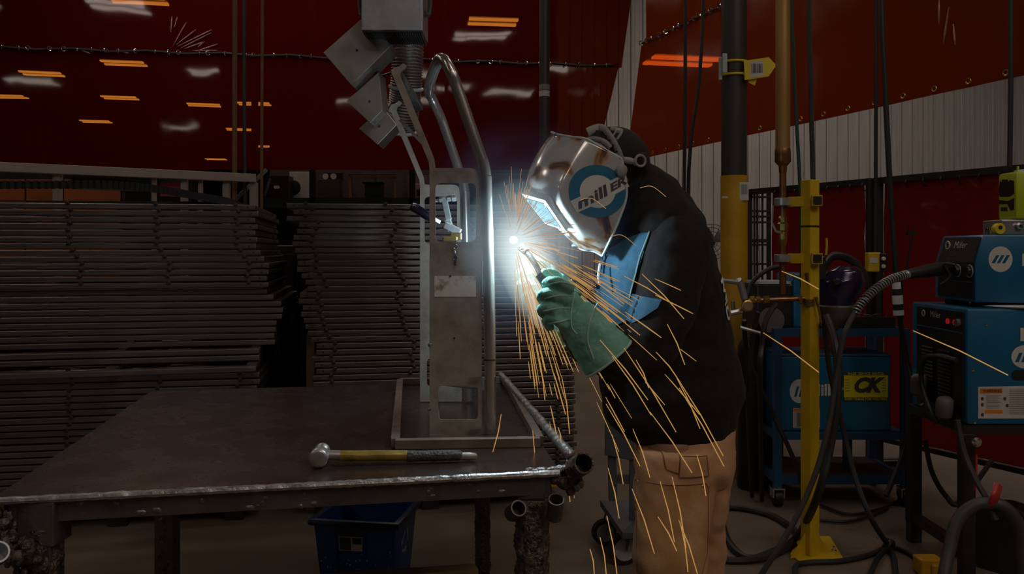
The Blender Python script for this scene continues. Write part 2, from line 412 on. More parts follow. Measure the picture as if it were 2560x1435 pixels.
# seam between them: dark hem cable with chrome rings
root = thing('curtain_hem_cable', 'dark hem cable with shiny rings along the back curtain seam', 'cable', cpt(5) + V((0, 0, 4.3)))
b = B(); b.tube([cpt(10.2 - i * .5) + AD * -.05 + V((0, 0, seam_z(10.2 - i * .5) - .03 * (i % 2))) for i in range(21)], .016, 6); b.build('cable', 'black_rubber', root, smooth=True)
rb = B().ring((0, 0, 0), AX, .03, .009, 12, 5).mesh('ring', smooth=True)
for i in range(48):
    t = 10 - i * .205 + random.uniform(-.06, .06)
    o = link('ring', rb, 'chrome', root); o.location = cpt(t) + AD * -.06 + V((0, 0, seam_z(t) - .015)) - root.location; o.rotation_euler = (random.uniform(-.4, .4), 0, random.uniform(-1, 1))
# diagonal curtain on the right
D0 = V((4.25, 6.1, 0)); D1 = V((1.93, 12.3, 0))
def dpt(s): return D0 + (D1 - D0) * s
def dz(s): return lerp(2.77, 2.74, s)
s_lo = sheet('welding_curtain', 'vinyl_side', [(dpt(s), dz(s), 4.45) for s in (-.12, .2, .4, .6, .8, 1.0)], 'bright red welding curtain hung diagonally before the white ribbed wall', 'red welding curtains', amp=.03, folds=.002, lean=(.55, .1))
s_up = sheet('welding_curtain', 'vinyl_side', [(dpt(s) + V((.02, .01, 0)), 4.4, CEIL - .4) for s in (-.12, .2, .4, .6, .8, 1.0)], 'upper red curtain above the diagonal seam by the right corner', 'red welding curtains', amp=.03, folds=.002)
gb = B().ring((0, 0, 0), (1, .4, 0), .022, .007, 12, 5).mesh('grommet', smooth=True)
for i in range(20):
    s = -.05 + i * .053
    o = link('grommet', gb, 'brass', s_lo); o.location = dpt(s) + V((-.02, -.01, dz(s) + .05))
root = thing('curtain_hem_cable', 'dark hem cable along the seam of the diagonal red curtain', 'cable', dpt(.5) + V((0, 0, 4.42)))
b = B(); b.tube([dpt(-.1 + i * .11) + V((-.03, -.012, 4.42)) for i in range(11)], .012, 6); b.build('cable', 'black_rubber', root, smooth=True)
for i in range(26):
    o = link('ring', rb, 'brass', root); s = .2 + .8 * (i / 25) ** .8; o.location = dpt(s) + V((-.04, -.015, 4.42)) - root.location; o.rotation_euler = (0, 0, random.uniform(0, 2))

# ------------------------------------------------------------------ shop lamps: fixtures under the roof, some of them unseen and added as fill
LZ = 7.0
hb = B(); hb.bx((-.62, -.42, .03), (.62, .42, .08)); hb.bx((-.5, -.08, .08), (.5, .08, .16)); lamp_house = hb.mesh('housing')
lb = B().bx((-.6, -.085, 0), (.6, .085, .035)).mesh('lens')
rod = B().bx((-.5, -.008, .16), (-.484, .008, .8)).bx((.484, -.008, .16), (.5, .008, .8)).mesh('hanger')
lens_me = {'lamp_lens': lb, 'lamp_lens_dim': lb.copy()}
WHERE = []
def lamp(p, rz, label, group, lens='lamp_lens'):
    t = thing('shop_light', label, 'light', p, group); t.rotation_euler = (0, 0, rz)
    for me, mt, off in ((lamp_house, 'galvanized', 0), (lens_me[lens], lens, .22), (lens_me[lens], lens, -.22), (rod, 'black_metal', 0)):
        o = link('lens' if me in lens_me.values() else me.name, me, mt); o.parent = t; o.location = (0, off, 0)
    return t
yaw = math.atan2(AX.y, AX.x)
# seen glowing orange through the back curtain
thru = [(1232, 57), (310, 160), (105, 186), (20, 243), (300, 246), (510, 264), (635, 261), (240, 305), (600, 325), (665, 367), (820, 399), (985, 386), (540, 399), (345, 2)]
for i, (x, y) in enumerate(thru):
    k_ = sorted(q[0] for q in thru).index(x)
    lamp(PZ(x, y, LZ), yaw + (.06 * ((i % 3) - 1)), 'shop light glowing orange through the back curtain, %s from the left' % (['first', 'second', 'third', 'fourth', 'fifth', 'sixth', 'seventh', 'eighth', 'ninth', 'tenth', 'eleventh', 'twelfth', 'thirteenth', 'fourteenth', 'fifteenth', 'sixteenth'][k_]), 'lights beyond the back curtain', 'lamp_lens_dim')
# mirrored in the back curtain: the fixtures hang on this side of it
def mirror(q):
    nn = AD; d = (q - C_R).dot(nn); return q - nn * 2 * d
near_l = [(1209, 93), (300, 22), (500, 170), (440, 313), (1160, 222), (80, 208)]
for i, (x, y) in enumerate(near_l):
    lamp(mirror(PZ(x, y, LZ)), yaw, 'shop light mirrored as a white bar in the back curtain, %s from the left' % (['first', 'second', 'third', 'fourth', 'fifth', 'sixth'][sorted(q[0] for q in near_l).index(x)]), 'lights on the near side of the curtain')
for x, y in [(-5, 8.6), (-1.2, 9.2), (1.2, 9.9), (-4.5, 11), (6, 1.2), (9, 9), (8.6, 12.6), (5.4, 14), (6, -3), (-9.5, 3), (-4.2, 14.4), (-1.4, 14.6), (1.9, -1.), (3.2, -2.8), (.9, -6.2), (2.9, -5.6)]:  # unseen lamps added to brighten the bay and the far rack
    lamp(V((x, y, LZ)), yaw, 'added twin-lens fill light, unseen high above the welding bay', 'added fill lights')

lc = lamp(P(1706, 156, 14.2), yaw, 'shop light glowing orange through the diagonal curtain at the corner', 'lights beyond the back curtain', 'lamp_lens_dim')
o = link('drop_rod', B().bx((-.01, -.01, .16), (.01, .01, CEIL - lc.location.z)).mesh('drop_rod'), 'black_metal'); o.parent = lc
# light glints above the seam of the back curtain, put in as pale ridges
def on_curtain(px, py, off=.035):
    r_ = ray(px, py); d = (C_R - AD * off - V((0, 0, HC))).dot(AD) / r_.dot(AD); return r_ * d + V((0, 0, HC))
for (x0, y0), (x1, y1) in (((427, 80), (430, 40)), ((436, 68), (443, 42)), ((432, 115), (466, 55)), ((440, 112), (490, 74)), ((444, 116), (530, 74)), ((452, 120), (528, 82)), ((460, 122), (512, 104)), ((490, 128), (545, 110)), ((480, 126), (544, 126)), ((196, 122), (226, 134)), ((232, 122), (275, 132)), ((305, 130), (322, 133)), ((494, 118), (508, 106))):
    a, c = on_curtain(x0, y0), on_curtain(x1, y1); b = B(); b.tube([a, lerp(a, c, .3), lerp(a, c, .8), c], [.003, .008, .011, .004], 6); b.build('glint_ridge', 'vinyl_glint', c_up, smooth=True)

def on_diag(px, py, off=.04):
    n_ = V((D1.y - D0.y, D0.x - D1.x, 0)).normalized()
    if n_.dot(V((0, -1, 0))) < 0: n_ = -n_
    r_ = ray(px, py); o_ = V((0, 0, HC)); d = (D0 + n_ * off - o_).dot(n_) / r_.dot(n_); return r_ * d + o_
for q in (((2348, 0), (2347, 60)), ((2372, 18), (2358, 110)), ((2350, -40), (2349, -5)), ((2383, 60), (2388, 112))):  # glints on the diagonal curtain, also put in as pale ridges
    a, c = on_diag(*q[0]), on_diag(*q[1]); b = B(); b.tube([a, lerp(a, c, .3), lerp(a, c, .7), c], [.003, .008, .009, .003], 6); b.build('glint_ridge', 'vinyl_glint', s_lo, smooth=True)
# ------------------------------------------------------------------ the two stacks of welded tube frames
FW, FD, TH_ = 1.38, 1.15, .0262
PITCH = .0326
ORD = ['topmost', 'second', 'third', 'fourth', 'fifth', 'sixth', 'seventh', 'eighth', 'ninth', 'tenth', 'eleventh', 'twelfth', 'thirteenth', 'fourteenth', 'fifteenth', 'sixteenth', 'seventeenth', 'eighteenth', 'nineteenth', 'twentieth']
TENS = {2: 'twenty', 3: 'thirty', 4: 'forty'}
def ordn(i):
    if i < 20: return ORD[i]
    t, u = divmod(i + 1, 10)
    if u == 0: return {3: 'thirtieth', 4: 'fortieth', 5: 'fiftieth'}[t]
    return TENS[t] + '-' + ['first', 'second', 'third', 'fourth', 'fifth', 'sixth', 'seventh', 'eighth', 'ninth'][u - 1]
W_ = .05
fr = B().bx((0, 0, 0), (FW, W_, TH_)).mesh('front_rail', bevel=.004)
sd = B().bx((0, W_, .0005), (W_, FD - W_, TH_ - .0005)).mesh('side_rail', bevel=.004)
bl = B(); bl.lathe([(.011, 0), (.011, .01), (.006, .012), (.006, .02)], (0, 0, 0), (0, -1, 0), 6); bl = bl.mesh('stud')
hl = B().lathe([(.0045, -.001), (.0045, .002)], (0, 0, 0), (0, -1, 0), 8).mesh('hole')
eb = B().bx((-.004, -.0, .003), (.0, .046, TH_ - .003)).mesh('end_cap')
def make_frame(studs, mirror_=False):
    t = thing('tube_weldment', 'x', 'frame')
    def put(nm, me, mt, loc):
        o = link(nm, me, mt); o.parent = t; o.location = loc
    put('front_rail', fr, 'mill_steel', (0, 0, 0)); put('rear_rail', fr, 'mill_steel', (0, FD - W_, 0))
    put('side_rail', sd, 'mill_steel', (0, 0, 0)); put('side_rail', sd, 'mill_steel', (FW - W_, 0, 0)); put('side_rail', sd, 'mill_steel', (FW * .5, 0, 0))
    if studs:
        for x in (.095, .5, .905, 1.285): put('stud', bl, 'black_bolt', (x, .002, TH_ + .001))
        for x in (.036, 1.345): put('hole', hl, 'black_metal', (x, 0, TH_ * .5))
    return t
fA = make_frame(True); fB = make_frame(False)
used = {id(fA): False, id(fB): False}
yaw_f = math.atan2(AX.y, AX.x)
def put_frame(proto, loc, rz, label, group):
    if not used[id(proto)]:
        used[id(proto)] = True; o = proto; o.location = loc; o.rotation_euler = (0, 0, rz)
    else: o = dup(proto, loc, rz)
    o['label'] = label; o['group'] = group
ZT = 1.613
Lx = [638, 646, 638, 644, 638, 643, 640, 651, 660, 672, 671, 667, 671, 666, 682, 701, 706, 703, 690, 688, 684, 686]
Rx = [195, 240, 195, 275, 262, 240, 232, 248, 262, 265, 262, 290, 315, 330, 280, 272, 300, 288, 305, 315, 330, 350, 385, 385, 360, 375, 385, 360, 365]
NL = 45
for i in range(NL):
    z = ZT - PITCH * i - TH_
    px = Lx[i] if i < len(Lx) else 642 + random.uniform(-6, 8)
    end = V((M(px - CX, 4.25), 4.25, 0)) + AD * random.uniform(-.004, .004)
    rz = yaw_f + random.uniform(-.004, .004)
    if 13 <= i < 22: end += AD * .03
    if i in (22, 23): rz += .035; end = V((M(648 - CX, 4.17), 4.17, 0))
    if i == 24: rz += .05; end = V((M(640 - CX, 4.0), 4.0, 0))
    p = end - V((math.cos(rz), math.sin(rz), 0)) * FW
    put_frame(fB if 13 <= i < 25 else fA, (p.x, p.y, z), rz, 'dark steel tube frame, %s from the top of the left-hand stack' % ordn(i) if i else 'dark steel tube frame lying on top of the left-hand stack', 'steel frames in the left stack')
for i in range(NL):
    z = ZT + .012 - PITCH * 1.003 * i - TH_
    px = 640 + (Rx[i] if i < len(Rx) else 372 + random.uniform(-12, 12)) / 2.5625
    p = V((M(px - CX, 4.3), 4.3, 0)) + AD * random.uniform(-.004, .004)
    rz = yaw_f + random.uniform(-.003, .003)
    put_frame(fA, (p.x, p.y, z), rz, 'steel tube frame, %s from the top of the stack behind the fixture' % ordn(i) if i else 'steel tube frame lying on top of the stack behind the fixture', 'steel frames in the right stack')
# yellow steel skids that carry the stacks
zb = ZT - PITCH * (NL - 1) - TH_
for nm, x0, lab in (('l', -2.62, 'left-hand'), ('r', -1.08, 'right-hand')):
    base = V((x0, 4.06 if nm == 'l' else 4.34, 0))
    t = thing('stacking_skid', 'yellow steel skid on the floor under the %s frame stack' % lab, 'skid', base, 'yellow skids')
    b = B()
    for k in (.02, FD - .12): b.bar(base + AD * k + AX * .0 + V((0, 0, zb - .026)), base + AD * k + AX * 1.36 + V((0, 0, zb - .026)), .08, .05)
    for k in (.02, FD - .12):
        bb = B(); bb.bar(base + AD * k + V((0, 0, zb - .027)), base + AD * k + AX * 1.36 + V((0, 0, zb - .027)), .08, .052); bb.build('rail', 'ochre_paint', t)
    for k in (.1, .66, 1.22):
        bb = B(); c = base + AX * k + AD * (FD * .5 - .05); bb.bar(c - AD * .5 + V((0, 0, (zb - .053) / 2)), c + AD * .52 + V((0, 0, (zb - .053) / 2)), .09, zb - .053); bb.build('foot', 'black_metal', t)
# ------------------------------------------------------------------ welding table
TZ = .85
FL, FR, BR, BL = V((-1.115, 1.80, 0)), V((.115, 2.03, 0)), V((-.045, 3.42, 0)), V((-1.367, 3.18, 0))
tb = thing('welding_table', 'heavy scarred steel welding table with slag-crusted legs', 'table', (-.6, 2.6, 0))
b = B(); b.prism([p + V((0, 0, TZ - .012)) for p in (FL, FR, BR, BL)], (0, 0, .012)); b.build('table_top', 'steel_plate', tb, bevel=.002)
def lump_tube(b, pts, r, amp, n=8, sub=40, seed=0., fl=1.):
    q = []
    pp = [V(p) for p in pts]
    for i in range(sub + 1):
        q.append(interp(pp, i / sub))
    b.tube(q, [r * (1 + amp * noise.noise(V((i * .9, seed, 1.7))) + amp * .6 * noise.noise(V((i * 2.3, seed, 5.7)))) for i in range(sub + 1)], n, flat=fl)
b = B(); lump_tube(b, [FL + V((0, 0, TZ - .007)), FR + V((0, 0, TZ - .007))], .0085, .25, 8, 110, 2.)
b.build('weld_bead', 'steel_edge', tb, smooth=True)
ap = B()
IN = AD * .012
ap.bar(FL + IN + AX * .03 + V((0, 0, TZ - .036)), FR + IN - AX * .02 + V((0, 0, TZ - .036)), .008, .046)
ap.bar(FL + IN + AX * .03 + AD * .02 + V((0, 0, TZ - .056)), FR + IN + AD * .02 - AX * .02 + V((0, 0, TZ - .056)), .04, .006)
ap.build('front_apron', 'steel_dark', tb)
for p, q, nm in ((FL, BL, 'side_apron'), (FR, BR, 'side_apron'), (BL, BR, 'rear_apron')):
    b = B(); dd = (q - p).normalized(); b.bar(p + dd * .03 + V((.02 if p is FL else -.02 if p is FR else 0, -.01 if nm == 'rear_apron' else 0, TZ - .036)), q - dd * .03 + V((.02 if p is FL else -.02 if p is FR else 0, -.01 if nm == 'rear_apron' else 0, TZ - .036)), .01, .046); b.build(nm, 'steel_dark', tb)
# drips and spatter on the apron
spb = B().sph((0, 0, 0), .006, 7, 5).mesh('spatter_bead', smooth=True)
for i in range(26):
    u = random.uniform(.05, .97); o = link('spatter_bead', spb, 'spatter', tb)
    o.location = lerp(FL, FR, u) + AD * .008 + V((0, 0, TZ - random.uniform(.018, .056))) - tb.location; s = random.uniform(.4, 1.2); o.scale = (s * random.uniform(.8, 2), s * .6, s)
# legs
def leg(x, y, top, w, crust, seed, mat='steel_dark'):
    b = B(); b.bx((x - w / 2, y - w / 2, .006), (x + w / 2, y + w / 2, top)); b.bx((x - w * .8, y - w * .8, 0), (x + w * .8, y + w * .8, .008))
    o = b.build('leg', mat, tb, bevel=.004)
    if crust:
        c = B(); rings = []; n = 30
        for i in range(170):
            z = lerp(.1, top - .06, i / 169); ring = []
            for k in range(n):
                a = 2 * PI * k / n; nn = noise.noise(V((math.cos(a) * 1.5 + seed, math.sin(a) * 1.5, z * 30))) + .5 * noise.noise(V((math.cos(a) * 4 + seed, math.sin(a) * 4, z * 80)))
                nn += .55 * noise.noise(V((math.cos(a) * 7 + seed, math.sin(a) * 7, z * 170))) + .4 * abs(noise.noise(V((math.cos(a) * 12 + seed, math.sin(a) * 12, z * 260)))); r = w * crust * (1 + .2 * nn); ring.append(V((x + math.cos(a) * r, y + math.sin(a) * r, z)))
            rings.append(ring)
        c.loft(rings); c.build('slag_crust', 'slag', o, smooth=True, ang=180)
    return o
pR = PZ(1338, 1190, TZ); legR = V((.05, 2.06, 0))
leg(legR.x, legR.y, TZ - .014, .06, .66, 1.)
leg(-1.03, 1.85, TZ - .014, .06, .6, 4.)
leg(-1.28, 3.12, TZ - .014, .07, .52, 7.)
leg(-.115, 3.3, TZ - .014, .055, .54, 9.)
b = B(); b.bx((legR.x - .036, legR.y - .034, TZ - .07), (legR.x + .03, legR.y + .03, TZ - .014)); b.build('corner_gusset', 'steel_dark', tb, bevel=.003)
b = B(); b.bx((-1.07, 1.815, TZ - .11), (-.99, 1.89, TZ - .014)); b.build('corner_gusset', 'steel_dark', tb, bevel=.003)
# lower stretcher, diagonal brace, torch sockets
b = B(); b.bar((-.98, 2.62, .36), (-.1, 3.2, .36), .04, .04)
b = B(); b.bar(P(660, 1462, 2.35), P(1190, 1424, 2.55), .05, .02); b.build('stretcher', 'wood_trim', tb)
b = B(); [b.sph(lerp(P(-60, 1290, 1.78), P(125, 1425, 1.84), random.random()) + V((random.gauss(0, .016), random.gauss(0, .016), random.gauss(0, .016))), random.uniform(.006, .017), 7, 5, (1, 1, random.uniform(.7, 2))) for k in range(150)]; b.build('brace', 'slag', tb, smooth=True, ang=180)
def socket(c, ax, r, L_, mat='steel_dark', n=20):
    b = B(); ax = V(ax).normalized(); b.lathe([(r, 0), (r, L_), (r * .82, L_), (r * .82, .004), (.001, .004)], V(c), ax, n, False); return b.build('torch_socket', mat, tb, smooth=True, ang=35)
socket(P(1280, 1284, 2.02), V((.2, -.5, .32)), .0195, .05)
socket(P(1386, 1292, 2.02), V((.03, -.3, .5)), .0195, .06)
socket(P(-25, 1395, 1.72), V((.6, -.5, .4)), .022, .05, 'galvanized')
# raised bar along the right edge, ending in the crusted open pipe
E0 = P(1252, 938, 3.42); E1 = P(1425, 1137, 2.06)
b = B(); lump_tube(b, [E0, E1], .0135, .3, 10, 150, 6.); b.build('edge_bar', 'steel_edge', tb, smooth=True, ang=180)
pc = P(1462, 1158, 2.0)
socket(P(1436, 1172, 2.05), P(1462, 1156, 1.99) - P(1436, 1172, 2.05), .026, .065, 'slag')
b = B()
for k in range(46):
    a = random.uniform(0, 6.28); q = P(1432 + random.gauss(0, 14), 1182 + random.gauss(0, 14) + 10, 2.05 + random.uniform(-.02, .03)); b.sph(q, random.uniform(.005, .014), 7, 5, (1, 1, random.uniform(.8, 1.8)))
o = link('slag_lump', remesh(b, .003, 0), 'slag', tb)
b = B()
for k in range(30):
    u = k / 29; q = lerp(P(1290, 1183, 2.035), P(1440, 1166, 2.05), u); b.sph(q + V((0, random.uniform(-.004, .004), random.uniform(-.006, .003))), random.uniform(.006, .011), 7, 5)
link('weld_crust', remesh(b, .004, 1), 'spatter', tb)

# ------------------------------------------------------------------ base frame on the table
bf = thing('jig_platform', 'rectangular base frame of steel bars lying flat on the welding table', 'platform', (-.2, 2.8, TZ))
c4 = [PZ(988, 1122, TZ), PZ(1350, 1116, TZ), PZ(1264, 957, TZ), PZ(1000, 962, TZ)]
Zb = V((0, 0, .013))
for i, nm in ((0, 'front_bar'), (1, 'side_bar'), (2, 'rear_bar'), (3, 'side_bar')):
    a, c = c4[i], c4[(i + 1) % 4]; dd = (c - a).normalized()
    if i % 2: a = a + dd * .013; c = c - dd * .013
    b = B(); b.bar(a + Zb, c + Zb, .024, .026); b.build(nm, 'rust_steel', bf, bevel=.002)
for q in ((1012, 1040), (1015, 1000)):
    b = B(); p = PZ(*q, TZ); b.box((-.42, p.y + .02, TZ + .027), (.012, .012, .004)); 
# ------------------------------------------------------------------ welding jig: two windowed plates with leaning arms, toggle clamp
jig = thing('welding_jig', 'upright steel welding jig of two windowed plates with leaning arms', 'jig', (-.2, 2.6, TZ))
DN, DF = 2.352, 2.94
SH = V((M(1050 - CX, DF) - M(1074 - CX, DN), 0, 0))      # sideways shift of the rear plate
def rr(x0, x1, z0, z1, r, k=4):
    out = []
    for cx, cz, a0 in ((x1 - r, z1 - r, 0), (x0 + r, z1 - r, 90), (x0 + r, z0 + r, 180), (x1 - r, z0 + r, 270)):
        for i in range(k + 1):
            a = math.radians(a0 + 90 * i / k); out.append((cx + r * math.cos(a), cz + r * math.sin(a)))
    return out
def jz(py, d=DN): return P(1100, py, d).z
def jx(px, d=DN): return M(px - CX, d)
X0, X1 = jx(1074), jx(1205)
def rr4(x0, x1, z0, z1, rs, k=4):
    out = []
    for (cx, cz, sx, sz), a0, r in zip(((x1, z1, -1, -1), (x0, z1, 1, -1), (x0, z0, 1, 1), (x1, z0, -1, 1)), (0, 90, 180, 270), rs):
        for i in range(k + 1):
            a = math.radians(a0 + 90 * i / k); out.append((cx + sx * r + r * math.cos(a), cz + sz * r + r * math.sin(a)))
    return out
def jig_plate(y, dx, nm, mat):
    zt, zm, zb_ = jz(420), jz(612), TZ + .003
    zw0, zw1 = jz(605), jz(457); zl0, zl1 = jz(1050), jz(964)
    th = V((0, .008, 0)); b = B()
    def L3(poly): return [V((p[0] + dx, y, p[1])) for p in poly]
    zc = (zw0 + zl1) / 2
    zs = jz(700)
    b.plate(L3(rr4(X0, X1, zs, zt, (.032, .002, .001, .001))), L3(rr(jx(1088), jx(1190), zw0, zw1, .016)), th)
    zs2 = jz(940)
    b.prism(L3([(X0, zs2), (X1, zs2), (X1, zs), (X0, zs)]), th)
    b.plate(L3(rr(X0, X1, zb_, zs2, .003)), L3(rr(jx(1095), jx(1195), zl0, zl1, .012)), th)
    o = b.build(nm, mat, jig)
    # leaning arm with hooked head
    def Q(px, py): return V((jx(px) + dx, y - .001, jz(py)))
    a = B(); a.prism([Q(1074, 424), Q(1090, 432), Q(1086, 400), Q(1082, 388), Q(1000, 188), Q(1003, 178), Q(1012, 172), Q(1017, 164), Q(1008, 158), Q(998, 166), Q(984, 170), Q(978, 180), Q(1072, 405)], V((0, .01, 0))); a.build('arm', mat, jig)
    return o
fp = jig_plate(DN, 0, 'front_plate', 'fixture_plate'); jig_plate(DF, SH.x, 'rear_plate', 'fixture_plate')
b = B(); z0_, z1_ = jz(742), jz(690); b.bx((jx(1086), DN - .0016, z0_), (jx(1190), DN, z1_)); b.build('steel_label', 'sticker_steel', fp)
b = B(); b.bx((jx(1116), DN - .001, jz(720)), (jx(1121), DN, jz(800))); 
b = B(); b.cyl((jx(1060), (DN + DF) / 2, jz(987)), (jx(1200), (DN + DF) / 2 - .12, jz(987)), .017, 16); b.build('cross_tube', 'tube_steel', jig, smooth=True)
b = B(); b.bx((jx(1076) - .01, DN + .008, TZ + .002), (jx(1076) + .002, DN + .3, jz(900))); 
b = B(); b.prism([V((X0, DN + .008, TZ + .003)), V((X0, DN + .3, TZ + .003)), V((X0 - .03, DN + .3, jz(900))), V((X0, DN + .008, jz(800)))], (.006, 0, 0)); b.build('gusset', 'fixture_plate', jig)
for zz in (945, 1073):
    for x in (1178, 1215):
        b = B(); b.bar((jx(x - 3), DN - .012, jz(zz)), (jx(x + 26), DN - .012, jz(zz - 3)), .006, .006); b.build('dowel', 'chrome', jig)
b = B(); b.sph((jx(1076), DN - .008, jz(862)), .006, 8, 6); b.sph((jx(1074), DN - .008, jz(1022)), .005, 8, 6); b.build('weld_tack', 'spatter', jig, smooth=True)
for dx in (1130, 1120):
    b = B(); b.sph((jx(dx + 6), DN - .004, jz(845 if dx == 1130 else 690)), .003, 6, 5); b.build('rust_spot', 'black_bolt', jig)
b = B(); b.prism([V((jx(1000) + SH.x * .6, DN + .36, jz(250))), V((jx(1012) + SH.x * .6, DN + .36, jz(250))), V((jx(1040), DN + .36, jz(330))), V((jx(1032), DN + .36, jz(334)))], (0, .008, 0)); b.build('spacer_bar', 'steel_dark', jig)
# tie block at the arm heads
b = B(); b.box((jx(990) + .0, (DN + DF) / 2, jz(182)), (.03, DF - DN - .02, .02)); b.build('tie_bar', 'steel_dark', jig, bevel=.002)
# toggle clamp inside the window
tcp = thing('toggle_clamp', 'zinc toggle clamp with dark red grip inside the jig window', 'clamp', P(1135, 590, 2.45))
dC = 2.46
b = B(); b.bar(P(1145, 597, dC), P(1108, 597, dC), .05, .014); b.box(P(1141, 591, dC), (.034, .04, .022)); b.build('mount_block', 'brass', tcp, bevel=.003)
b = B(); b.bar(P(1152, 582, dC), P(1112, 562, dC), .03, .022); b.bar(P(1128, 578, dC), P(1118, 545, dC), .028, .02); b.build('body', 'zinc', tcp, bevel=.003)
b = B(); b.bar(P(1122, 550, dC - .02), P(1109, 492, dC - .02), .012, .018); b.build('arm', 'zinc', tcp, bevel=.002)
b = B(); b.cyl(P(1085, 503, dC - .02), P(1136, 494, dC - .02), .0045, 8); b.lathe([(.009, 0), (.009, .01)], P(1098, 500, dC - .02), V((1, 0, .15)), 6); b.lathe([(.009, 0), (.009, .02)], P(1118, 497, dC - .02), V((1, 0, .15)), 6); b.lathe([(.011, 0), (.011, .012)], P(1130, 495, dC - .02), V((1, 0, .15)), 8); b.build('spindle', 'zinc', tcp)
b = B(); b.bar(P(1098, 556, dC - .02), P(1070, 540, dC - .05), .014, .012); b.build('lever', 'zinc', tcp, bevel=.002)
b = B(); q0, q1 = P(1076, 545, dC - .055), P(1028, 514, dC - .085); b.tube([lerp(q0, q1, t) for t in (0, .15, .5, .85, .97, 1)], [.010, .0125, .0135, .0135, .011, .005], 12); b.build('grip', 'red_grip', tcp, smooth=True) if 'red_grip' in MATS else b.build('grip', 'helmet_blue', tcp, smooth=True)
b = B()
for k in range(3): b.ring(P(1138, 616 + k * 14, DN - .006), V((1, 0, 0)) if k % 2 else V((0, 1, 0)), .006, .0018, 10, 5)
b.build('chain', 'chrome', tcp, smooth=True); b = B(); b.cyl(P(1139, 640, DN - .008), P(1138, 664, DN - .008), .003, 8); b.build('pin', 'black_bolt', tcp)

# ------------------------------------------------------------------ the bent-tube handle frame being welded
hd = thing('handle_weldment', 'shiny bent steel tube handle frame clamped upright in the jig', 'frame', (-.06, DN, TZ))
RT = .0165
def H(px, py): return V((jx(px), DN - .004, jz(py)))
front = [H(1226, 1094), H(1224, 800), H(1216, 480), H(1214, 440), H(1207, 405), H(1195, 372), H(1140, 212)]
back_ = [p + V((SH.x, DF - DN, 0)) for p in front]
tf, tr_ = H(1118, 162), H(1118, 162) + V((SH.x, DF - DN, 0))
top = [tf + V((-.012, .02, .018)), lerp(tf, tr_, .12) + V((-.022, 0, .022)), lerp(tf, tr_, .5) + V((-.03, 0, .012)), lerp(tf, tr_, .88) + V((-.022, 0, .018))]
path = cat(front, 8) + cat([front[-1], H(1128, 180), top[0], top[1], top[2], top[3], tr_ + V((-.004, -.02, .006)), back_[-1]], 8)[1:] + list(reversed(cat(back_, 8)))[1:]
b = B(); b.tube(path, RT, 18); b.build('bent_tube', 'tube_steel', hd, smooth=True)
b = B(); b.lathe([(RT + .0012, 0), (RT + .0012, .004)], H(1224, 900), V((0, 0, 1)), 18); b.build('joint_ring', 'black_bolt', hd, smooth=True)
b = B(); b.lathe([(RT + .0012, 0), (RT + .0012, .004)], back_[4], back_[5] - back_[4], 18); b.build('joint_ring', 'black_bolt', hd, smooth=True)

# ------------------------------------------------------------------ ball-peen hammer
hm = thing('hammer', 'hammer with gold-taped handle and dark rubber grip lying on the table', 'hammer', PZ(800, 1165, TZ))
hz = TZ + .021
def HP(px, py): return PZ(px, py, TZ)
ha, hb_ = HP(800, 1162), HP(1190, 1152)
hd_ = (hb_ - ha).normalized(); hn = V((-hd_.y, hd_.x, 0))
c = V((ha.x, ha.y, TZ + .0245))
b = B(); b.lathe([(.017, -.052), (.0215, -.05), (.0235, -.046), (.0235, -.022), (.017, -.014), (.015, 0), (.017, .012), (.013, .018), (.018, .026), (.02, .036), (.016, .046), (.006, .052)], c + hn * .01, hn, 18); b.build('head', 'hammer_face', hm, smooth=True, ang=50)
zz = lambda z: V((0, 0, z))
def on(t, z): p = ha + hd_ * t; return V((p.x, p.y, TZ + z))
b = B(); b.cyl(on(.012, .0245), on(.05, .022), .0125, 12); b.build('neck', 'hammer_face', hm, smooth=True)
b = B(); b.tube([on(.045, .0215), on(.05, .021), on(.21, .018), on(.215, .018)], [.009, .0135, .0135, .0125], 14); b.build('taped_handle', 'gold_tape', hm, smooth=True)
b = B(); b.tube([on(.21, .0165), on(.215, .0165), on(.25, .0155), on(.3, .0155), on(.345, .015), on(.352, .015)], [.009, .0145, .0135, .014, .0135, .009], 14); b.build('grip', 'grip_black', hm, smooth=True)
b = B(); b.tube([on(.345, .0125), on(.37, .012), on(.386, .0115), on(.39, .0115)], [.01, .0105, .008, .004], 12); b.build('butt', 'fixture_plate', hm, smooth=True)

# ------------------------------------------------------------------ blue bin on the floor under the table
bn = thing('recycling_bin', 'dark blue plastic recycling bin under the table with a paper sticker', 'bin', (-.6, 3.3, 0))
yb0, yb1 = 3.2, 3.5; xb0, xb1 = M(788 - CX, 3.2), M(1004 - CX, 3.2); zbin = .352
ti = .03
o8 = [V((xb0 + ti, yb0 + ti, .002)), V((xb1 - ti, yb0 + ti, .002)), V((xb1 - ti, yb1 - ti, .002)), V((xb0 + ti, yb1 - ti, .002))]
t8 = [V((xb0, yb0, zbin)), V((xb1, yb0, zbin)), V((xb1, yb1, zbin)), V((xb0, yb1, zbin))]
cn = (t8[0] + t8[2]) / 2
def ins(p, k): q = V((cn.x, cn.y, p.z)); return p + (q - p) * k
b = B(); vs = o8 + t8 + [ins(p, .05) for p in t8] + [ins(p, .06) + V((0, 0, .006)) for p in o8]
fs = [(3, 2, 1, 0)] + [(i, (i + 1) % 4, 4 + (i + 1) % 4, 4 + i) for i in range(4)] + [(4 + i, 4 + (i + 1) % 4, 8 + (i + 1) % 4, 8 + i) for i in range(4)] + [(8 + i, 8 + (i + 1) % 4, 12 + (i + 1) % 4, 12 + i) for i in range(4)] + [(12, 13, 14, 15)]
b.add(vs, fs); b.build('body', 'bin_blue', bn, bevel=.006, smooth=True); bn.rotation_euler = (0, 0, -.16)
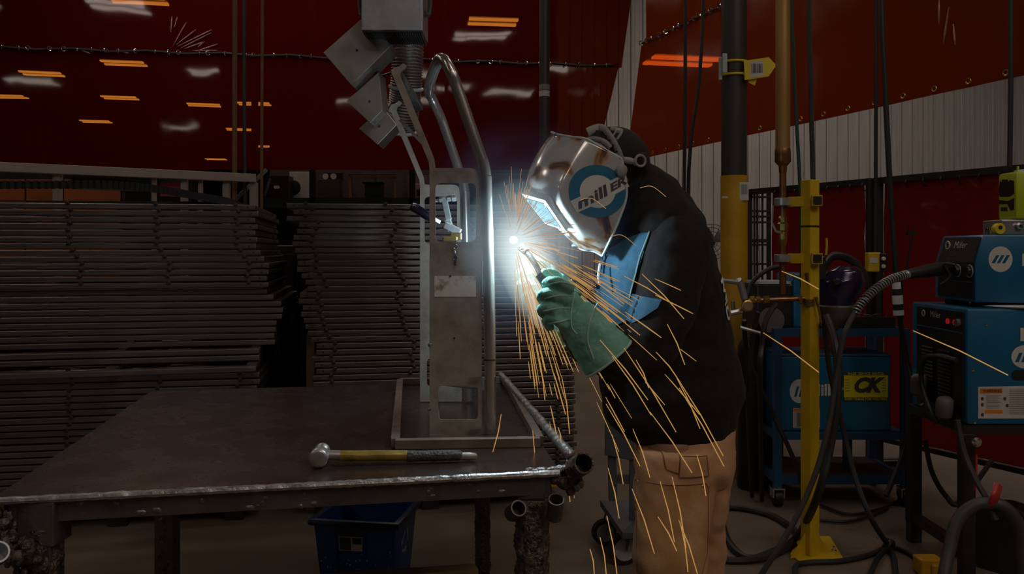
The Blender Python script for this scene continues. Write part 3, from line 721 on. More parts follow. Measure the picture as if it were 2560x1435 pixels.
b = B(); r4 = [p + (p - V((cn.x, cn.y, p.z))).normalized() * .008 + V((0, 0, -.01)) for p in t8]
b.tube([lerp(r4[i], r4[(i + 1) % 4], k / 4) for i in range(4) for k in range(4)], .014, 8, closed=True); b.build('rim', 'bin_rim', bn, smooth=True)
def bface(u, z): # point on the front face: u in 0..1, z height
    k = z / zbin; x = lerp(lerp(xb0 + ti, xb1 - ti, u), lerp(xb0, xb1, u), k); return V((x, yb0 + ti * (1 - k) - .004, z))
for u in (.25, .62):
    b = B(); b.bar(bface(u, .02), bface(u, zbin - .03), .012, .006); b.build('rib', 'bin_blue', bn)
b = B(); b.bar(bface(.25, zbin - .045), bface(.62, zbin - .045), .008, .02); b.build('handle', 'bin_rim', bn, bevel=.002)
b = B(); b.add([bface(.3, .235), bface(.6, .235), bface(.6, .29), bface(.3, .29)], [(0, 1, 2, 3)]); st = b.build('sticker', 'label_white', bn, fix=False)
q = .0012
b = B(); b.add([p + V((0, -q, 0)) for p in (bface(.31, .238), bface(.455, .238), bface(.455, .287), bface(.31, .287))], [(0, 1, 2, 3)]); b.build('print_block', 'label_ink', st, fix=False)
b = B(); b.add([p + V((0, -q, 0)) for p in (bface(.475, .262), bface(.59, .262), bface(.59, .287), bface(.475, .287))], [(0, 1, 2, 3)]); b.build('print_block', 'dark_green', st, fix=False)
for k in range(40):
    u = random.uniform(.02, .98); z = random.uniform(.16, .24); 
    if random.random() < .6: z = random.uniform(.16, .205)
    b = B(); c0 = bface(u, z); r0 = random.choice((.0012, .0018, .0025, .004)); b.add([c0 + V((math.cos(a) * r0, -.001, math.sin(a) * r0 * 1.2)) for a in [i * PI / 3 for i in range(6)]], [(0, 1, 2, 3, 4, 5)])
    if k == 0: allb = B()
    allb.add(b.v, [(0, 1, 2, 3, 4, 5)])
o = allb.build('paint_flecks', 'pale_spot', bn, fix=False); o['kind'] = 'stuff'
# recycling arrows on the right side panel
for k in range(3):
    a0 = math.radians(90 + 120 * k); b = B(); ctr = V((xb1 + .004 - .012, (yb0 + yb1) / 2, .235))
    def RP(a, r): return ctr + V((0, math.cos(a) * r, math.sin(a) * r)) + V(((.0) + (math.sin(a) * r) * .085, 0, 0))
    pts = [RP(a0 + .25, .05), RP(a0 + 1.35, .05), RP(a0 + 1.35, .036), RP(a0 + .25, .036)]
    b.add(pts, [(0, 1, 2, 3)]); b.add([RP(a0 + 1.3, .062), RP(a0 + 1.85, .042), RP(a0 + 1.3, .026)], [(0, 1, 2)]); b.build('recycling_arrow', 'pale_spot', bn, fix=False)
# ------------------------------------------------------------------ the welder
DP = 2.55
def wrk(amp, s1=9., s2=22., seed=0.):
    return lambda p: amp * (noise.noise(p * s1 + V((seed, 0, 0))) + .45 * noise.noise(V((p.x * s2, p.y * s2, p.z * s2 * .45))))
def slice_ring(py, xl, xr, d, hb, n=28, p=2.3, tilt=0.):
    a, c = P(xl, py, d), P(xr, py, d); ctr = (a + c) / 2; hw = (c.x - a.x) / 2; out = []
    for k in range(n):
        t = 2 * PI * k / n; cs, sn = math.cos(t), math.sin(t)
        x = math.copysign(abs(cs) ** (2 / p), cs) * hw; y = math.copysign(abs(sn) ** (2 / p), sn) * hb
        out.append(V((ctr.x + x, ctr.y + y, ctr.z + tilt * x)))
    return out
# body (skin) under the clothes: one continuous surface
bb = B()
bb.tube([P(1590, 470, DP), P(1610, 540, DP), P(1650, 700, DP), P(1670, 900, DP), P(1690, 1080, DP)], [.06, .1, .13, .13, .14], 14)
bb.sph(P(1545, 425, DP - .01), .098, 16, 12, (1.05, .8, 1.2))
bb.tube([P(1560, 460, DP), P(1595, 520, DP)], [.058, .062], 12)
for a in ([P(1690, 590, 2.40), P(1625, 880, 2.33), P(1470, 840, 2.25), P(1400, 745, 2.26)], [P(1620, 610, 2.74), P(1540, 830, 2.76), P(1430, 740, 2.56), P(1370, 690, 2.46)]):
    bb.tube(a, [.055, .045, .036, .03], 12)
for a in ([P(1680, 1100, 2.47), P(1678, 1420, 2.44), V((.46, 2.46, .09))], [P(1730, 1100, 2.68), P(1735, 1420, 2.7), V((.55, 2.74, .09))]):
    bb.tube(a, [.085, .06, .045], 12)
# nose and jaw
bb.sph(P(1452, 470, DP - .07), .018, 8, 6); bb.sph(P(1490, 510, DP - .04), .055, 12, 8); bb.sph(P(1560, 455, DP - .09), .022, 8, 6, (.6, .5, 1.2))
person = link('person', remesh(bb, .009, 3), 'skin')
tag(person, 'welder in black hoodie, tan work pants and green gloves leaning over the table', 'person')
# hoodie: torso, sleeves
hb2 = B()
rows = [(1090, 1580, 1826, .15), (1070, 1545, 1838, .168), (1030, 1512, 1850, .182), (980, 1502, 1858, .185), (930, 1496, 1852, .183), (860, 1492, 1836, .18), (780, 1492, 1818, .185), (700, 1500, 1796, .2), (640, 1512, 1782, .208), (590, 1530, 1768, .2), (545, 1556, 1752, .17), (500, 1585, 1725, .13), (465, 1600, 1690, .09)]
hb2.loft([slice_ring(y, l, r_, DP, h, tilt=(.1 if y > 1000 else 0)) for y, l, r_, h in rows])
near = cat([P(1700, 585, 2.41), P(1690, 660, 2.355), P(1660, 780, 2.31), P(1625, 868, 2.285), P(1580, 905, 2.27), P(1520, 888, 2.255), P(1478, 840, 2.25)], 5)
hb2.tube(near, [lerp(.098, .042, (i / (len(near) - 1)) ** 1.3) for i in range(len(near))], 16)
far = cat([P(1610, 620, 2.72), P(1560, 740, 2.76), P(1520, 800, 2.72), P(1450, 760, 2.6), P(1395, 715, 2.5)], 5)
hb2.tube(far, [lerp(.09, .052, i / (len(far) - 1)) for i in range(len(far))], 14)
def wr_h(p):
    f = noise.noise(V((p.x * 7 + p.z * 3, p.y * 5, p.z * 14)))
    return .007 * f + .004 * noise.noise(p * 26) - .002
hoodie_me = remesh(hb2, .0085, 5, wr_h)
hoodie = link('hoodie', hoodie_me, 'hoodie_black', person); hoodie['label'] = 'black hooded sweatshirt'
bv_h = bvh_of(hoodie_me)
# hood lying on the shoulders
hq = B()
hq.tube(cat([P(1535, 600, 2.40), P(1570, 560, 2.375), P(1640, 520, 2.365), P(1715, 515, 2.41), P(1748, 540, 2.55), P(1715, 520, 2.7), P(1620, 530, 2.74)], 6), [.03 + .045 * math.sin(PI * min(1, (i + 3) / 39)) for i in range(37)], 14)
hq.tube(cat([P(1608, 470, 2.47), P(1640, 450, 2.47), P(1690, 480, 2.5), P(1705, 500, 2.56), P(1690, 480, 2.62), P(1630, 455, 2.64)], 6), [.05] * 31, 14)
hq.tube([P(1620, 440, 2.53), P(1660, 470, 2.54), P(1720, 520, 2.55)], [.05, .075, .07], 14)
hq.v, hq.f = [], []
hq.loft([slice_ring(y, l, r_, DP, h, 26, 2.2, tilt=t_) for y, l, r_, h, t_ in ((412, 1606, 1640, .05, -.3), (428, 1600, 1668, .085, -.3), (450, 1592, 1692, .12, -.3), (480, 1578, 1716, .155, -.3), (510, 1560, 1740, .185, -.25), (540, 1540, 1757, .205, -.15), (562, 1530, 1762, .212, -.05), (580, 1536, 1752, .206, .05), (592, 1560, 1715, .17, .1))])
hood_me = remesh(hq, .008, 3, lambda p: .008 * noise.noise(V((p.x * 10 - p.z * 8, p.y * 6, p.z * 6))) + .003 * noise.noise(p * 30))
link('hood', hood_me, 'hoodie_black', person)
# blue denim front panel of the near sleeve, lying on the sweatshirt
pp = [P(x, y, 2.36) for x, y in ((1626, 573), (1600, 640), (1588, 690), (1575, 745), (1530, 770), (1500, 745), (1493, 700), (1505, 660), (1530, 622), (1570, 595))]
vs, fs = fill_poly(pp, 4); vs = cast_on(bv_h, vs, (.05, 1, 0), .4, .006)
b = B(); b.add(vs, fs); o = b.build('denim_panel', 'denim_blue', person, smooth=True, ang=180, fix=False); o['label'] = 'blue denim shoulder panel'
seam = cast_on(bv_h, [interp([pp[0], pp[1], pp[2], pp[3]], i / 24) for i in range(25)], (.05, 1, 0), .4, .008)
b = B(); b.tube(seam, .0022, 5); b.build('seam', 'glove_piping', person, smooth=True)
# lower blue sleeve fold, with the arc's highlight on the black sleeve painted in
pp = [P(x, y, 2.36) for x, y in ((1580, 735), (1640, 742), (1630, 762), (1575, 800), (1530, 828), (1498, 800), (1478, 770), (1492, 735), (1530, 760))]
vs, fs = fill_poly(pp, 4); vs = cast_on(bv_h, vs, (.05, 1, 0), .4, .0065)
b = B(); b.add(vs, fs); b.build('denim_panel', 'denim_blue', person, smooth=True, ang=180, fix=False)
# letters printed down the back
for ch, px, py in (('R', 1786, 708), ('W', 1791, 732), ('I', 1793, 756), ('O', 1796, 782)):
    tv, tf = text_b(ch, .055, 0, .002)
    dv = V((-.82, .57, 0)); ex = V((.57, .82, 0)); c0 = P(px, py, 2.47)
    ca, sa = math.cos(-1.2), math.sin(-1.2)
    pts = [c0 + ex * (v.x * ca - v.y * sa) + V((0, 0, 1)) * (v.x * sa + v.y * ca) for v in tv]
    b = B(); b.add(cast_on(bv_h, pts, dv, .3, .004), tf); b.build('letter', 'white_print', person, fix=False)
# drawstrings and cuff rib
b = B(); b.tube(cat([P(1500, 660, 2.44), P(1496, 690, 2.42), P(1500, 712, 2.42)], 5), .004, 6); b.build('drawstring', 'white_print', person, smooth=True)
# trousers: two legs and seat
def leg_rings(tab): return [slice_ring(y, l, r_, d, h, 22, 2.4) for y, l, r_, d, h in tab]
pn = B(); pn.loft(leg_rings([(1060, 1575, 1830, 2.55, .15), (1110, 1586, 1836, 2.55, .155), (1160, 1588, 1828, 2.54, .15), (1205, 1600, 1815, 2.54, .12)]))
pn.loft(leg_rings([(1120, 1589, 1795, 2.47, .1), (1200, 1588, 1782, 2.46, .1), (1300, 1584, 1772, 2.45, .095), (1380, 1585, 1768, 2.44, .092), (1435, 1586, 1764, 2.44, .09), (1560, 1592, 1762, 2.45, .085), (1700, 1598, 1752, 2.46, .08), (1745, 1596, 1754, 2.46, .08)]))
pn.loft(leg_rings([(1120, 1680, 1838, 2.64, .1), (1200, 1660, 1828, 2.66, .1), (1300, 1655, 1816, 2.68, .095), (1435, 1650, 1808, 2.7, .09), (1560, 1652, 1800, 2.72, .085), (1640, 1655, 1790, 2.74, .08)]))
def wr_p(p): return .009 * noise.noise(V((p.x * 8, p.y * 6, p.z * 11))) + .005 * noise.noise(V((p.x * 24 + p.z * 12, p.y * 20, p.z * 22)))
pants_me = remesh(pn, .008, 4, wr_p)
pants = link('work_pants', pants_me, 'canvas_tan', person); pants['label'] = 'tan canvas work pants'
bv_p = bvh_of(pants_me)
def patch(poly, d, mat, name, lift, lbl=None, cuts=4):
    vs, fs = fill_poly([P(x, y, d) for x, y in poly], cuts); vs = cast_on(bv_p, vs, (0, 1, 0), .3, lift)
    bm = B(); bm.add(vs, fs); o = bm.build(name, mat, pants, smooth=True, ang=180, fix=False)
    if lbl: o['label'] = lbl
    edge = [P(x, y, d) for x, y in poly]; e2 = []
    for i in range(len(edge)):
        for k in range(8): e2.append(lerp(edge[i], edge[(i + 1) % len(edge)], k / 8))
    bm = B(); bm.tube(cast_on(bv_p, e2, (0, 1, 0), .3, lift + .0005), .0014, 4, closed=True); bm.build('stitching', 'thread', pants)
    return o
patch([(1594, 1216), (1596, 1203), (1760, 1203), (1767, 1214), (1767, 1310), (1766, 1380), (1748, 1424), (1650, 1436), (1592, 1430), (1592, 1300)], 2.4, 'canvas_patch', 'knee_patch', .004)
patch([(1695, 1134), (1762, 1134), (1767, 1184), (1692, 1184)], 2.4, 'canvas_patch', 'pocket', .003, cuts=3)
patch([(1652, 1125), (1695, 1120), (1690, 1175), (1660, 1165)], 2.4, 'canvas_tan', 'pocket', .003, cuts=3)
for x, y in ((1597, 1207), (1752, 1208), (1696, 1100)):
    h = cast_on(bv_p, [P(x, y, 2.4)], (0, 1, 0), .3, .006)[0]; bm = B(); bm.lathe([(.0045, 0), (.0045, .002), (.002, .003)], h + V((0, .002, 0)), (0, -1, 0), 10); bm.build('rivet', 'chrome', pants)
# boots
for cx, cy in ((.45, 2.44), (.54, 2.73)):
    bm = B(); bm.loft([slice for slice in [[V((cx + x * k - o_, cy + y * k, z)) for x, y in [(.14 * math.cos(t) , .05 * math.sin(t)) for t in [2 * PI * i / 16 for i in range(16)]]] for k, z, o_ in ((.95, .0, .05), (1, .03, .05), (.9, .07, .045), (.55, .1, .01), (.5, .18, 0))]]); bm.build('boot', 'boot_brown', person, smooth=True, ang=60)

# ------------------------------------------------------------------ gloves: palm, four fingers, thumb, flared gauntlet
def glove(off, label):
    def G(px, py, d): return P(px, py, d) + off
    g = B()
    g.sph(G(1418, 775, 2.25), .05, 14, 10, (.95, .62, 1.15))
    g.sph(G(1408, 745, 2.25), .042, 12, 8, (1, .65, .9))
    K = [(1426, 722), (1416, 754), (1412, 786), (1416, 816)]
    lens = [1., 1.08, 1., .82]
    for (kx, ky), l in zip(K, lens):
        f = cat([G(kx, ky, 2.235), G(kx - 26 * l, ky - 14, 2.205), G(kx - 50 * l, ky - 20, 2.222), G(kx - 60 * l, ky - 10, 2.262), G(kx - 50 * l, ky + 2, 2.288)], 4)
        g.tube(f, [lerp(.0165, .0125, i / (len(f) - 1)) for i in range(len(f))], 10)
        g.sph(f[-1], .0125, 8, 6); g.sph(f[8], .0145, 8, 6)
    th = cat([G(1440, 745, 2.285), G(1415, 712, 2.305), G(1385, 690, 2.31), G(1362, 682, 2.30)], 4)
    g.tube(th, [.021, .0205, .02, .0195, .019, .0185, .018, .0175, .017, .0165, .016, .0155, .013][:len(th)], 10); g.sph(th[-1], .013, 8, 6)
    cuff = [(G(1430, 782, 2.25), .052), (G(1450, 808, 2.248), .058), (G(1478, 843, 2.248), .066), (G(1505, 876, 2.25), .074), (G(1522, 896, 2.25), .077)]
    ax = (cuff[-1][0] - cuff[0][0]).normalized(); side = V((0, 1, 0)); up = ax.cross(side).normalized(); side = up.cross(ax)
    g.loft([[c + (up * math.cos(2 * PI * k / 18) + side * math.sin(2 * PI * k / 18) * .8) * r_ for k in range(18)] for c, r_ in cuff])
    me = remesh(g, .0045, 3, lambda p: .004 * noise.noise(V((p.x * 34 - p.z * 20, p.y * 30, p.z * 34))) + .002 * noise.noise(p * 90))
    o = link('glove', me, 'glove_green', person); o['label'] = label
    bv = bvh_of(me)
    # pale piping along the knuckles and fingers
    for line in ([(1440, 716), (1405, 706), (1372, 712)], [(1432, 742), (1396, 740), (1362, 748)], [(1428, 774), (1394, 772), (1360, 780)], [(1430, 800), (1398, 806), (1372, 812)], [(1442, 728), (1432, 770), (1430, 815), (1444, 838)], [(1500, 760), (1478, 800), (1470, 850), (1486, 900)]):
        q = cat([G(x, y, 2.18) for x, y in line], 6); q = cast_on(bv, q, (0, 1, 0), .1, .001)
        bm = B(); bm.tube(q, .0022, 5); bm.build('piping', 'glove_piping', o, smooth=True)
    rim = cuff[-1]
    bm = B(); bm.tube([rim[0] + (up * math.cos(2 * PI * k / 24) + side * math.sin(2 * PI * k / 24) * .8) * (rim[1] - .002) for k in range(24)], .004, 6, closed=True); bm.build('cuff_edge', 'glove_piping', o, smooth=True)
    return o
glove(V((0, 0, 0)), 'green leather gauntlet on the near hand'); glove(V((-.055, .2, .055)), 'green leather gauntlet on the far hand')
# welding gun held in the gloves
gun = thing('welding_gun', 'black welding gun held in the green gloves, nozzle at the arc', 'welding gun', P(1380, 740, 2.3))
hp = cat([P(1420, 850, 2.31), P(1395, 780, 2.30), P(1368, 715, 2.30), P(1350, 685, 2.305)], 5)
b = B(); b.tube(hp, .015, 10); b.build('handle', 'black_plastic', gun, smooth=True)
b = B(); b.tube(cat([P(1350, 685, 2.305), P(1335, 655, 2.32), P(1318, 632, 2.335), P(1306, 620, 2.345)], 5), .008, 10); b.build('neck', 'steel_dark', gun, smooth=True)
b = B(); b.cyl(P(1316, 630, 2.337), P(1301, 616, 2.348), .011, 12); b.build('nozzle', 'slag', gun, smooth=True)
b = B(); b.tube(cat([P(1420, 850, 2.31), P(1440, 890, 2.36), P(1500, 930, 2.5), P(1600, 1010, 2.82), P(1680, 1200, 3.), V((.75, 3.25, .02)), V((1., 3.5, .02))], 7), .012, 8); b.build('cable', 'black_rubber', gun, smooth=True)

# ------------------------------------------------------------------ welding helmet with headgear
hel = thing('welding_helmet', 'chrome and brown flame-patterned welding helmet worn by the welder', 'helmet', P(1500, 480, 2.5))
psi = math.radians(33); cps, sps = math.cos(psi), math.sin(psi)
HH = P(1548, 430, 2.52)
fwd = V((-cps, -sps, 0)); RO = .22; lat = V((sps, -cps, -RO))      # the head rolls: the near side hangs lower
def HPT(px, py, w_):
    r = ray(px, py); k = r.x
    a = (HH.x + sps * w_ - k * HH.y + cps * k * w_) / (cps - sps * k)
    p = V((HH.x, HH.y, 0)) + fwd * a + lat * w_
    return V((p.x, p.y, HC + r.z * p.y)), a   # height comes from the sight line
hrows = [((1553, 396), (1466, 348), .108, .082, .018), ((1561, 430), (1430, 400), .112, .085, .02), ((1566, 490), (1390, 486), .114, .085, .022), ((1549, 545), (1424, 540), .11, .08, .012), ((1527, 597), (1458, 590), .1, .066, .01), ((1506, 640), (1484, 628), .07, .04, .01)]
bm = bmesh.new(); G_ = []
for A_, B_, wa, wb, bul in hrows:
    pa, aa = HPT(*A_, wa); pb_, ab = HPT(*B_, wb); row = []
    def at(a, w_, t_): p = V((HH.x, HH.y, 0)) + fwd * a + lat * w_; return V((p.x, p.y, t_ - RO * w_))
    za, zb2 = pa.z + RO * wa, pb_.z + RO * wb; zm2 = (za + zb2) / 2
    row = [at(aa, wa, za), at(lerp(aa, ab, .5), lerp(wa, wb, .35), zm2), pb_, at(ab + bul, wb * .55, zb2 - .002), at(ab + bul * 1.25, 0, zb2 - .003), at(ab + bul, -wb * .55, zb2 - .002), at(ab, -wb, zb2), at(lerp(aa, ab, .5), -lerp(wa, wb, .35), zm2), at(aa, -wa, za)]
    G_.append([bm.verts.new(p) for p in row])
cl = bm.edges.layers.float.new('crease_edge')
for i in range(len(G_) - 1):
    for j in range(8): bm.faces.new((G_[i][j], G_[i + 1][j], G_[i + 1][j + 1], G_[i][j + 1]))
for i in range(len(G_) - 1):
    for j in (2, 6):
        e_ = bm.edges.get((G_[i][j], G_[i + 1][j])); e_[cl] = .75
me = bpy.data.meshes.new('shell'); bm.to_mesh(me); bm.free()
to = bpy.data.objects.new('tmp', me); COL.objects.link(to)
to.modifiers.new('s', 'SUBSURF').levels = 3; sm = to.modifiers.new('t', 'SOLIDIFY'); sm.thickness = .004; sm.offset = 0
dg = bpy.context.evaluated_depsgraph_get(); dg.update(); shell_me = bpy.data.meshes.new_from_object(to.evaluated_get(dg)); bpy.data.objects.remove(to)
for p in shell_me.polygons: p.use_smooth = True
shell = link('shell', shell_me, 'helmet_shell', hel); bv_s = bvh_of(shell_me)
rowpts = [[V(HPT(*r_[0], r_[2])[0]) for r_ in hrows]]
rimp = []
for A_, B_, wa, wb, bul in hrows: pa, aa = HPT(*A_, wa); rimp.append(pa)
far_r = [p - lat * 2 * hrows[i][2] for i, p in enumerate(rimp)]
tt = hrows[0]; pa, aa = HPT(*tt[0], tt[2]); pb_, ab = HPT(*tt[1], tt[3])
za, zb2 = pa.z + RO * tt[2], pb_.z + RO * tt[3]
top_e = [pa, (pa + pb_) / 2, pb_, at(ab + .016, .04, zb2), at(ab + .02, 0, zb2), at(ab + .016, -.04, zb2), at(ab, -.08, zb2), at(aa, -tt[2], za)]
b = B(); b.tube(cat(top_e, 5), .0038, 8); b.build('rim', 'helmet_rim', hel, smooth=True)
b = B(); b.tube(cat(list(reversed(rimp)), 5), .0038, 8); b.build('rim', 'helmet_rim', hel, smooth=True)
tt = hrows[-1]; pa2, aa2 = HPT(*tt[0], tt[2]); pb2, ab2 = HPT(*tt[1], tt[3])
za, zb2 = pa2.z + RO * tt[2], pb2.z + RO * tt[3]
b = B(); b.tube(cat([pa2, pb2, at(ab2 + .012, 0, zb2 - .003), at(ab2, -.04, zb2), at(aa2, -.07, za)], 5), .0038, 8); b.build('rim', 'helmet_rim', hel, smooth=True)
# lens frame bulging from the lower front
def front_pt(i_f, w_):      # along rows 2..4
    k = i_f; i = int(k); u = k - i; i = min(i, len(hrows) - 2); u = k - i
    A_ = lerp(V(HPT(*hrows[i][1], hrows[i][3])[0]), V(HPT(*hrows[i + 1][1], hrows[i + 1][3])[0]), u)
    ab_ = lerp(HPT(*hrows[i][1], hrows[i][3])[1], HPT(*hrows[i + 1][1], hrows[i + 1][3])[1], u)
    return at(ab_ + .03, w_, A_.z + RO * lerp(hrows[i][3], hrows[i + 1][3], u) - .004)
b = B(); c1, c2 = front_pt(2.25, 0), front_pt(3.75, 0); dz_ = (c2 - c1)
q4 = [front_pt(2.25, .06), front_pt(2.25, -.06), front_pt(3.75, -.05), front_pt(3.75, .05)]
nn = (q4[1] - q4[0]).cross(q4[3] - q4[0]).normalized(); nn = nn if nn.dot(fwd) > 0 else -nn
b.prism([p - nn * .02 for p in q4], nn * .024); lf = b.build('lens_frame', 'helmet_rim', hel, bevel=.006, smooth=True)
cc = sum(q4, V((0, 0, 0))) / 4
b = B(); b.prism([lerp(cc, p, .78) + nn * .003 for p in q4], nn * .003); b.build('lens', 'lens_glass', hel, bevel=.001)
# printed ring and lettering on the side, wrapped onto the shell
def onshell(pts2d, lift): return cast_on(bv_s, [HPT(x, y, .1)[0] for x, y in pts2d], -lat, .12, lift)
n = 48; rc = (1491, 478); ro, ri = 66, 41
outer = [(rc[0] + math.cos(2 * PI * k / n) * ro * .98, rc[1] + math.sin(2 * PI * k / n) * ro) for k in range(n)]
inner = [(rc[0] + math.cos(2 * PI * k / n) * ri * .98, rc[1] + math.sin(2 * PI * k / n) * ri) for k in range(n)]
mid = [((a[0] + c_[0]) / 2, (a[1] + c_[1]) / 2) for a, c_ in zip(outer, inner)]
vs = onshell(outer, .0012) + onshell(mid, .0012) + onshell(inner, .0012)
keep = [k for k in range(n)]
b = B(); b.add(vs, [(k, (k + 1) % n, n + (k + 1) % n, n + k) for k in keep] + [(n + k, n + (k + 1) % n, 2 * n + (k + 1) % n, 2 * n + k) for k in keep]); b.build('printed_ring', 'ring_blue', hel, smooth=True, ang=180, fix=False)
disc = [(rc[0], rc[1])]; fs = []
for q in (1, 2, 3):
    disc += [(rc[0] + math.cos(2 * PI * k / n) * ri * q / 3, rc[1] + math.sin(2 * PI * k / n) * ri * q / 3) for k in range(n)]
for k in range(n):
    fs.append((0, 1 + k, 1 + (k + 1) % n))
    for q in (0, 1): fs.append((1 + q * n + k, 1 + (q + 1) * n + k, 1 + (q + 1) * n + (k + 1) % n, 1 + q * n + (k + 1) % n))
b = B(); b.add(onshell(disc, .0011), fs); b.build('printed_disc', 'cream_print', hel, smooth=True, ang=180, fix=False)
for word, (x0, y0), sz, ln in (('miller', (1497, 484), 38, 128),):
    # white band behind the word, then the slanted black word itself
    a_ = math.radians(-31); ca, sa = math.cos(a_), math.sin(a_)
    def m2(u, v): return (x0 + u * ca + v * sa, y0 + u * sa - v * ca)
    band = [m2(u, v) for u in [-68 + 136 * i / 16 for i in range(17)] for v in (-17, 0, 17)]
    b = B(); b.add(onshell(band, .0018), [(3 * i + j, 3 * i + 3 + j, 3 * i + 4 + j, 3 * i + 1 + j) for i in range(16) for j in (0, 1)]); b.build('printed_band', 'cream_print', hel, smooth=True, ang=180, fix=False)
    tv, tf = text_b('mill', 1., .3, .03); tv2, tf2 = text_b('ER', .8, .3, .03)
    w1 = max(v.x for v in tv) - min(v.x for v in tv); w2 = max(v.x for v in tv2) - min(v.x for v in tv2)
    sx = 84 / w1; 
    b = B(); b.add(onshell([m2(-24 + v.x * sx, v.y * 36 + 1) for v in tv], .0028), tf); b.build('lettering', 'label_ink', hel, fix=False)
    sx2 = 44 / w2
    b = B(); b.add(onshell([m2(44 + v.x * sx2, v.y * 30 + 1) for v in tv2], .0028), tf2); b.build('lettering', 'label_ink', hel, fix=False)
# blue band with the small oval at the brow
def onfront(pts2d, lift): return cast_on(bv_s, [HPT(x, y, .0)[0] + fwd * .1 for x, y in pts2d], -fwd, .15, lift)
bp_ = [HPT(x, y, -.03)[0] + fwd * .12 for x, y in ((1400, 330), (1420, 342), (1384, 405), (1362, 392))]
vs, fs = fill_poly(bp_, 3); b = B(); b.add(cast_on(bv_s, vs, -fwd, .15, .0015), fs); b.build('brow_band', 'ring_blue', hel, smooth=True, ang=180, fix=False)
b = B(); oc = [HPT(1396 + 7 * math.cos(t), 356 + 13 * math.sin(t), -.03)[0] + fwd * .12 for t in [2 * PI * k / 20 for k in range(20)]]; b.tube(cast_on(bv_s, oc, -fwd, .15, .003), .002, 5, closed=True); b.build('oval_emblem', 'cream_print', hel, smooth=True)
# pivot knob
pk = cast_on(bv_s, [HPT(1543, 424, .1)[0]], -lat, .12, .0)[0]
b = B(); b.lathe([(.016, 0), (.018, .004), (.018, .012), (.012, .016), (.006, .017)], pk, lat, 16); b.build('pivot_knob', 'strap_grey', hel, smooth=True)
# headgear straps over the black cap
cap = B(); cap.sph(P(1534, 402, 2.53), .106, 20, 14, (1.04, .86, .98)); cap.sph(P(1564, 445, 2.53), .08, 16, 10, (.9, .9, 1.1))
cap.tube([P(1575, 455, 2.53), P(1598, 505, 2.54)], [.075, .07], 14)
cap_me = remesh(cap, .008, 3); link('cap', cap_me, 'cap_black', person)
bv_c = bvh_of(cap_me)
def strap(name, pts, wd, mat='strap_grey', lift=.004):
    q = cat([P(x, y, 2.4) for x, y in pts], 8); q = cast_on(bv_c, q, (0, 1, 0), .3, lift)
    b = B(); b.tube(q, wd, 8, flat=.35); return b.build(name, mat, hel, smooth=True)
strap('headband', [(1478, 318), (1510, 308), (1530, 335), (1548, 372), (1558, 400)], 0.0149)
strap('headband', [(1462, 345), (1490, 340), (1516, 350), (1530, 366)], 0.0095)
strap('headband', [(1470, 358), (1494, 356), (1512, 368), (1522, 384)], 0.0081)
strap('headband', [(1545, 318), (1560, 322), (1546, 345)], 0.0095)
strap('headband', [(1535, 312), (1548, 316), (1538, 334)], 0.0081)
strap('headband', [(1552, 395), (1578, 396), (1598, 404)], 0.0081)
strap('headband', [(1545, 380), (1560, 394), (1582, 400), (1602, 396)], 0.0081)
for x, y in ((1500, 316), (1512, 322), (1520, 334), (1528, 346), (1536, 360), (1545, 376)):
    h = cast_on(bv_c, [P(x, y, 2.4)], (0, 1, 0), .3, .0085)[0]; b = B(); b.lathe([(.0035, 0), (.0035, .001)], h, (0, -1, 0), 8); b.build('strap_hole', 'cap_black', hel)
h = P(1600, 402, 2.45); b = B(); b.lathe([(.02, 0), (.022, .006), (.022, .02), (.014, .024)], h, V((.75, -.6, .1)), 16); b.build('ratchet_knob', 'black_plastic', hel, smooth=True)
b = B(); b.ring(P(1601, 402, 2.42), V((.3, -.9, 0)), .016, .004, 16, 6); b.build('ratchet_ring', 'strap_grey', hel, smooth=True)
# ------------------------------------------------------------------ right side: post, pipes, machines
X_, Y_, Z_ = V((1, 0, 0)), V((0, 1, 0)), V((0, 0, 1))
def hose(name, label, pts, r, mat='black_rubber', cat_='cable', group=None, k=7, n=8):
    b = B(); b.tube(cat(pts, k), r, n); o = b.build(name, mat, None, smooth=True); return tag(o, label, cat_, group)
def fz(px, py, z=.014): return PZ(px, py, z)
def DROP(px, d):      # straight run of a hanging cable from the roof down to the top of the view
    a = V((M(px - CX, d), d, CEIL - .01)); c = P(px, -40, d); return [lerp(a, c, i / 4) for i in range(5)]
# painted building column
dc = 5.2; cxm = M(1835 - CX, dc); cw = M(66, dc)
colm = thing('steel_column', 'round steel building column, yellow below and brown above', 'column', (cxm, dc, 0))
zc = P(1835, 440, dc).z
b = B(); b.lathe([(cw / 2, 0), (cw / 2, zc)], (cxm, dc, 0), (0, 0, 1), 28); b.build('yellow_sleeve', 'ochre_paint', colm, smooth=True)
b = B(); b.lathe([(cw / 2 - .004, zc), (cw / 2 - .004, CEIL)], (cxm, dc, 0), (0, 0, 1), 28); b.build('shaft', 'brown_paint', colm, smooth=True)
b = B(); q = P(1852, 478, dc - cw * .48); b.box(q + V((.02, 0, 0)), (.055, .004, .11)); lb_ = b.build('paper_label', 'label_white', colm)
for k in range(7): b = B(); b.box(q + V((.004 + k * .0055, -.003, .012)), (.0022 + .0012 * (k % 3), .001, .06)); b.build('barcode_bar', 'label_grey', lb_)
b = B(); b.box(P(1812, 493, dc - cw * .45), (.035, .004, .012)); b.build('paper_label', 'label_white', colm)
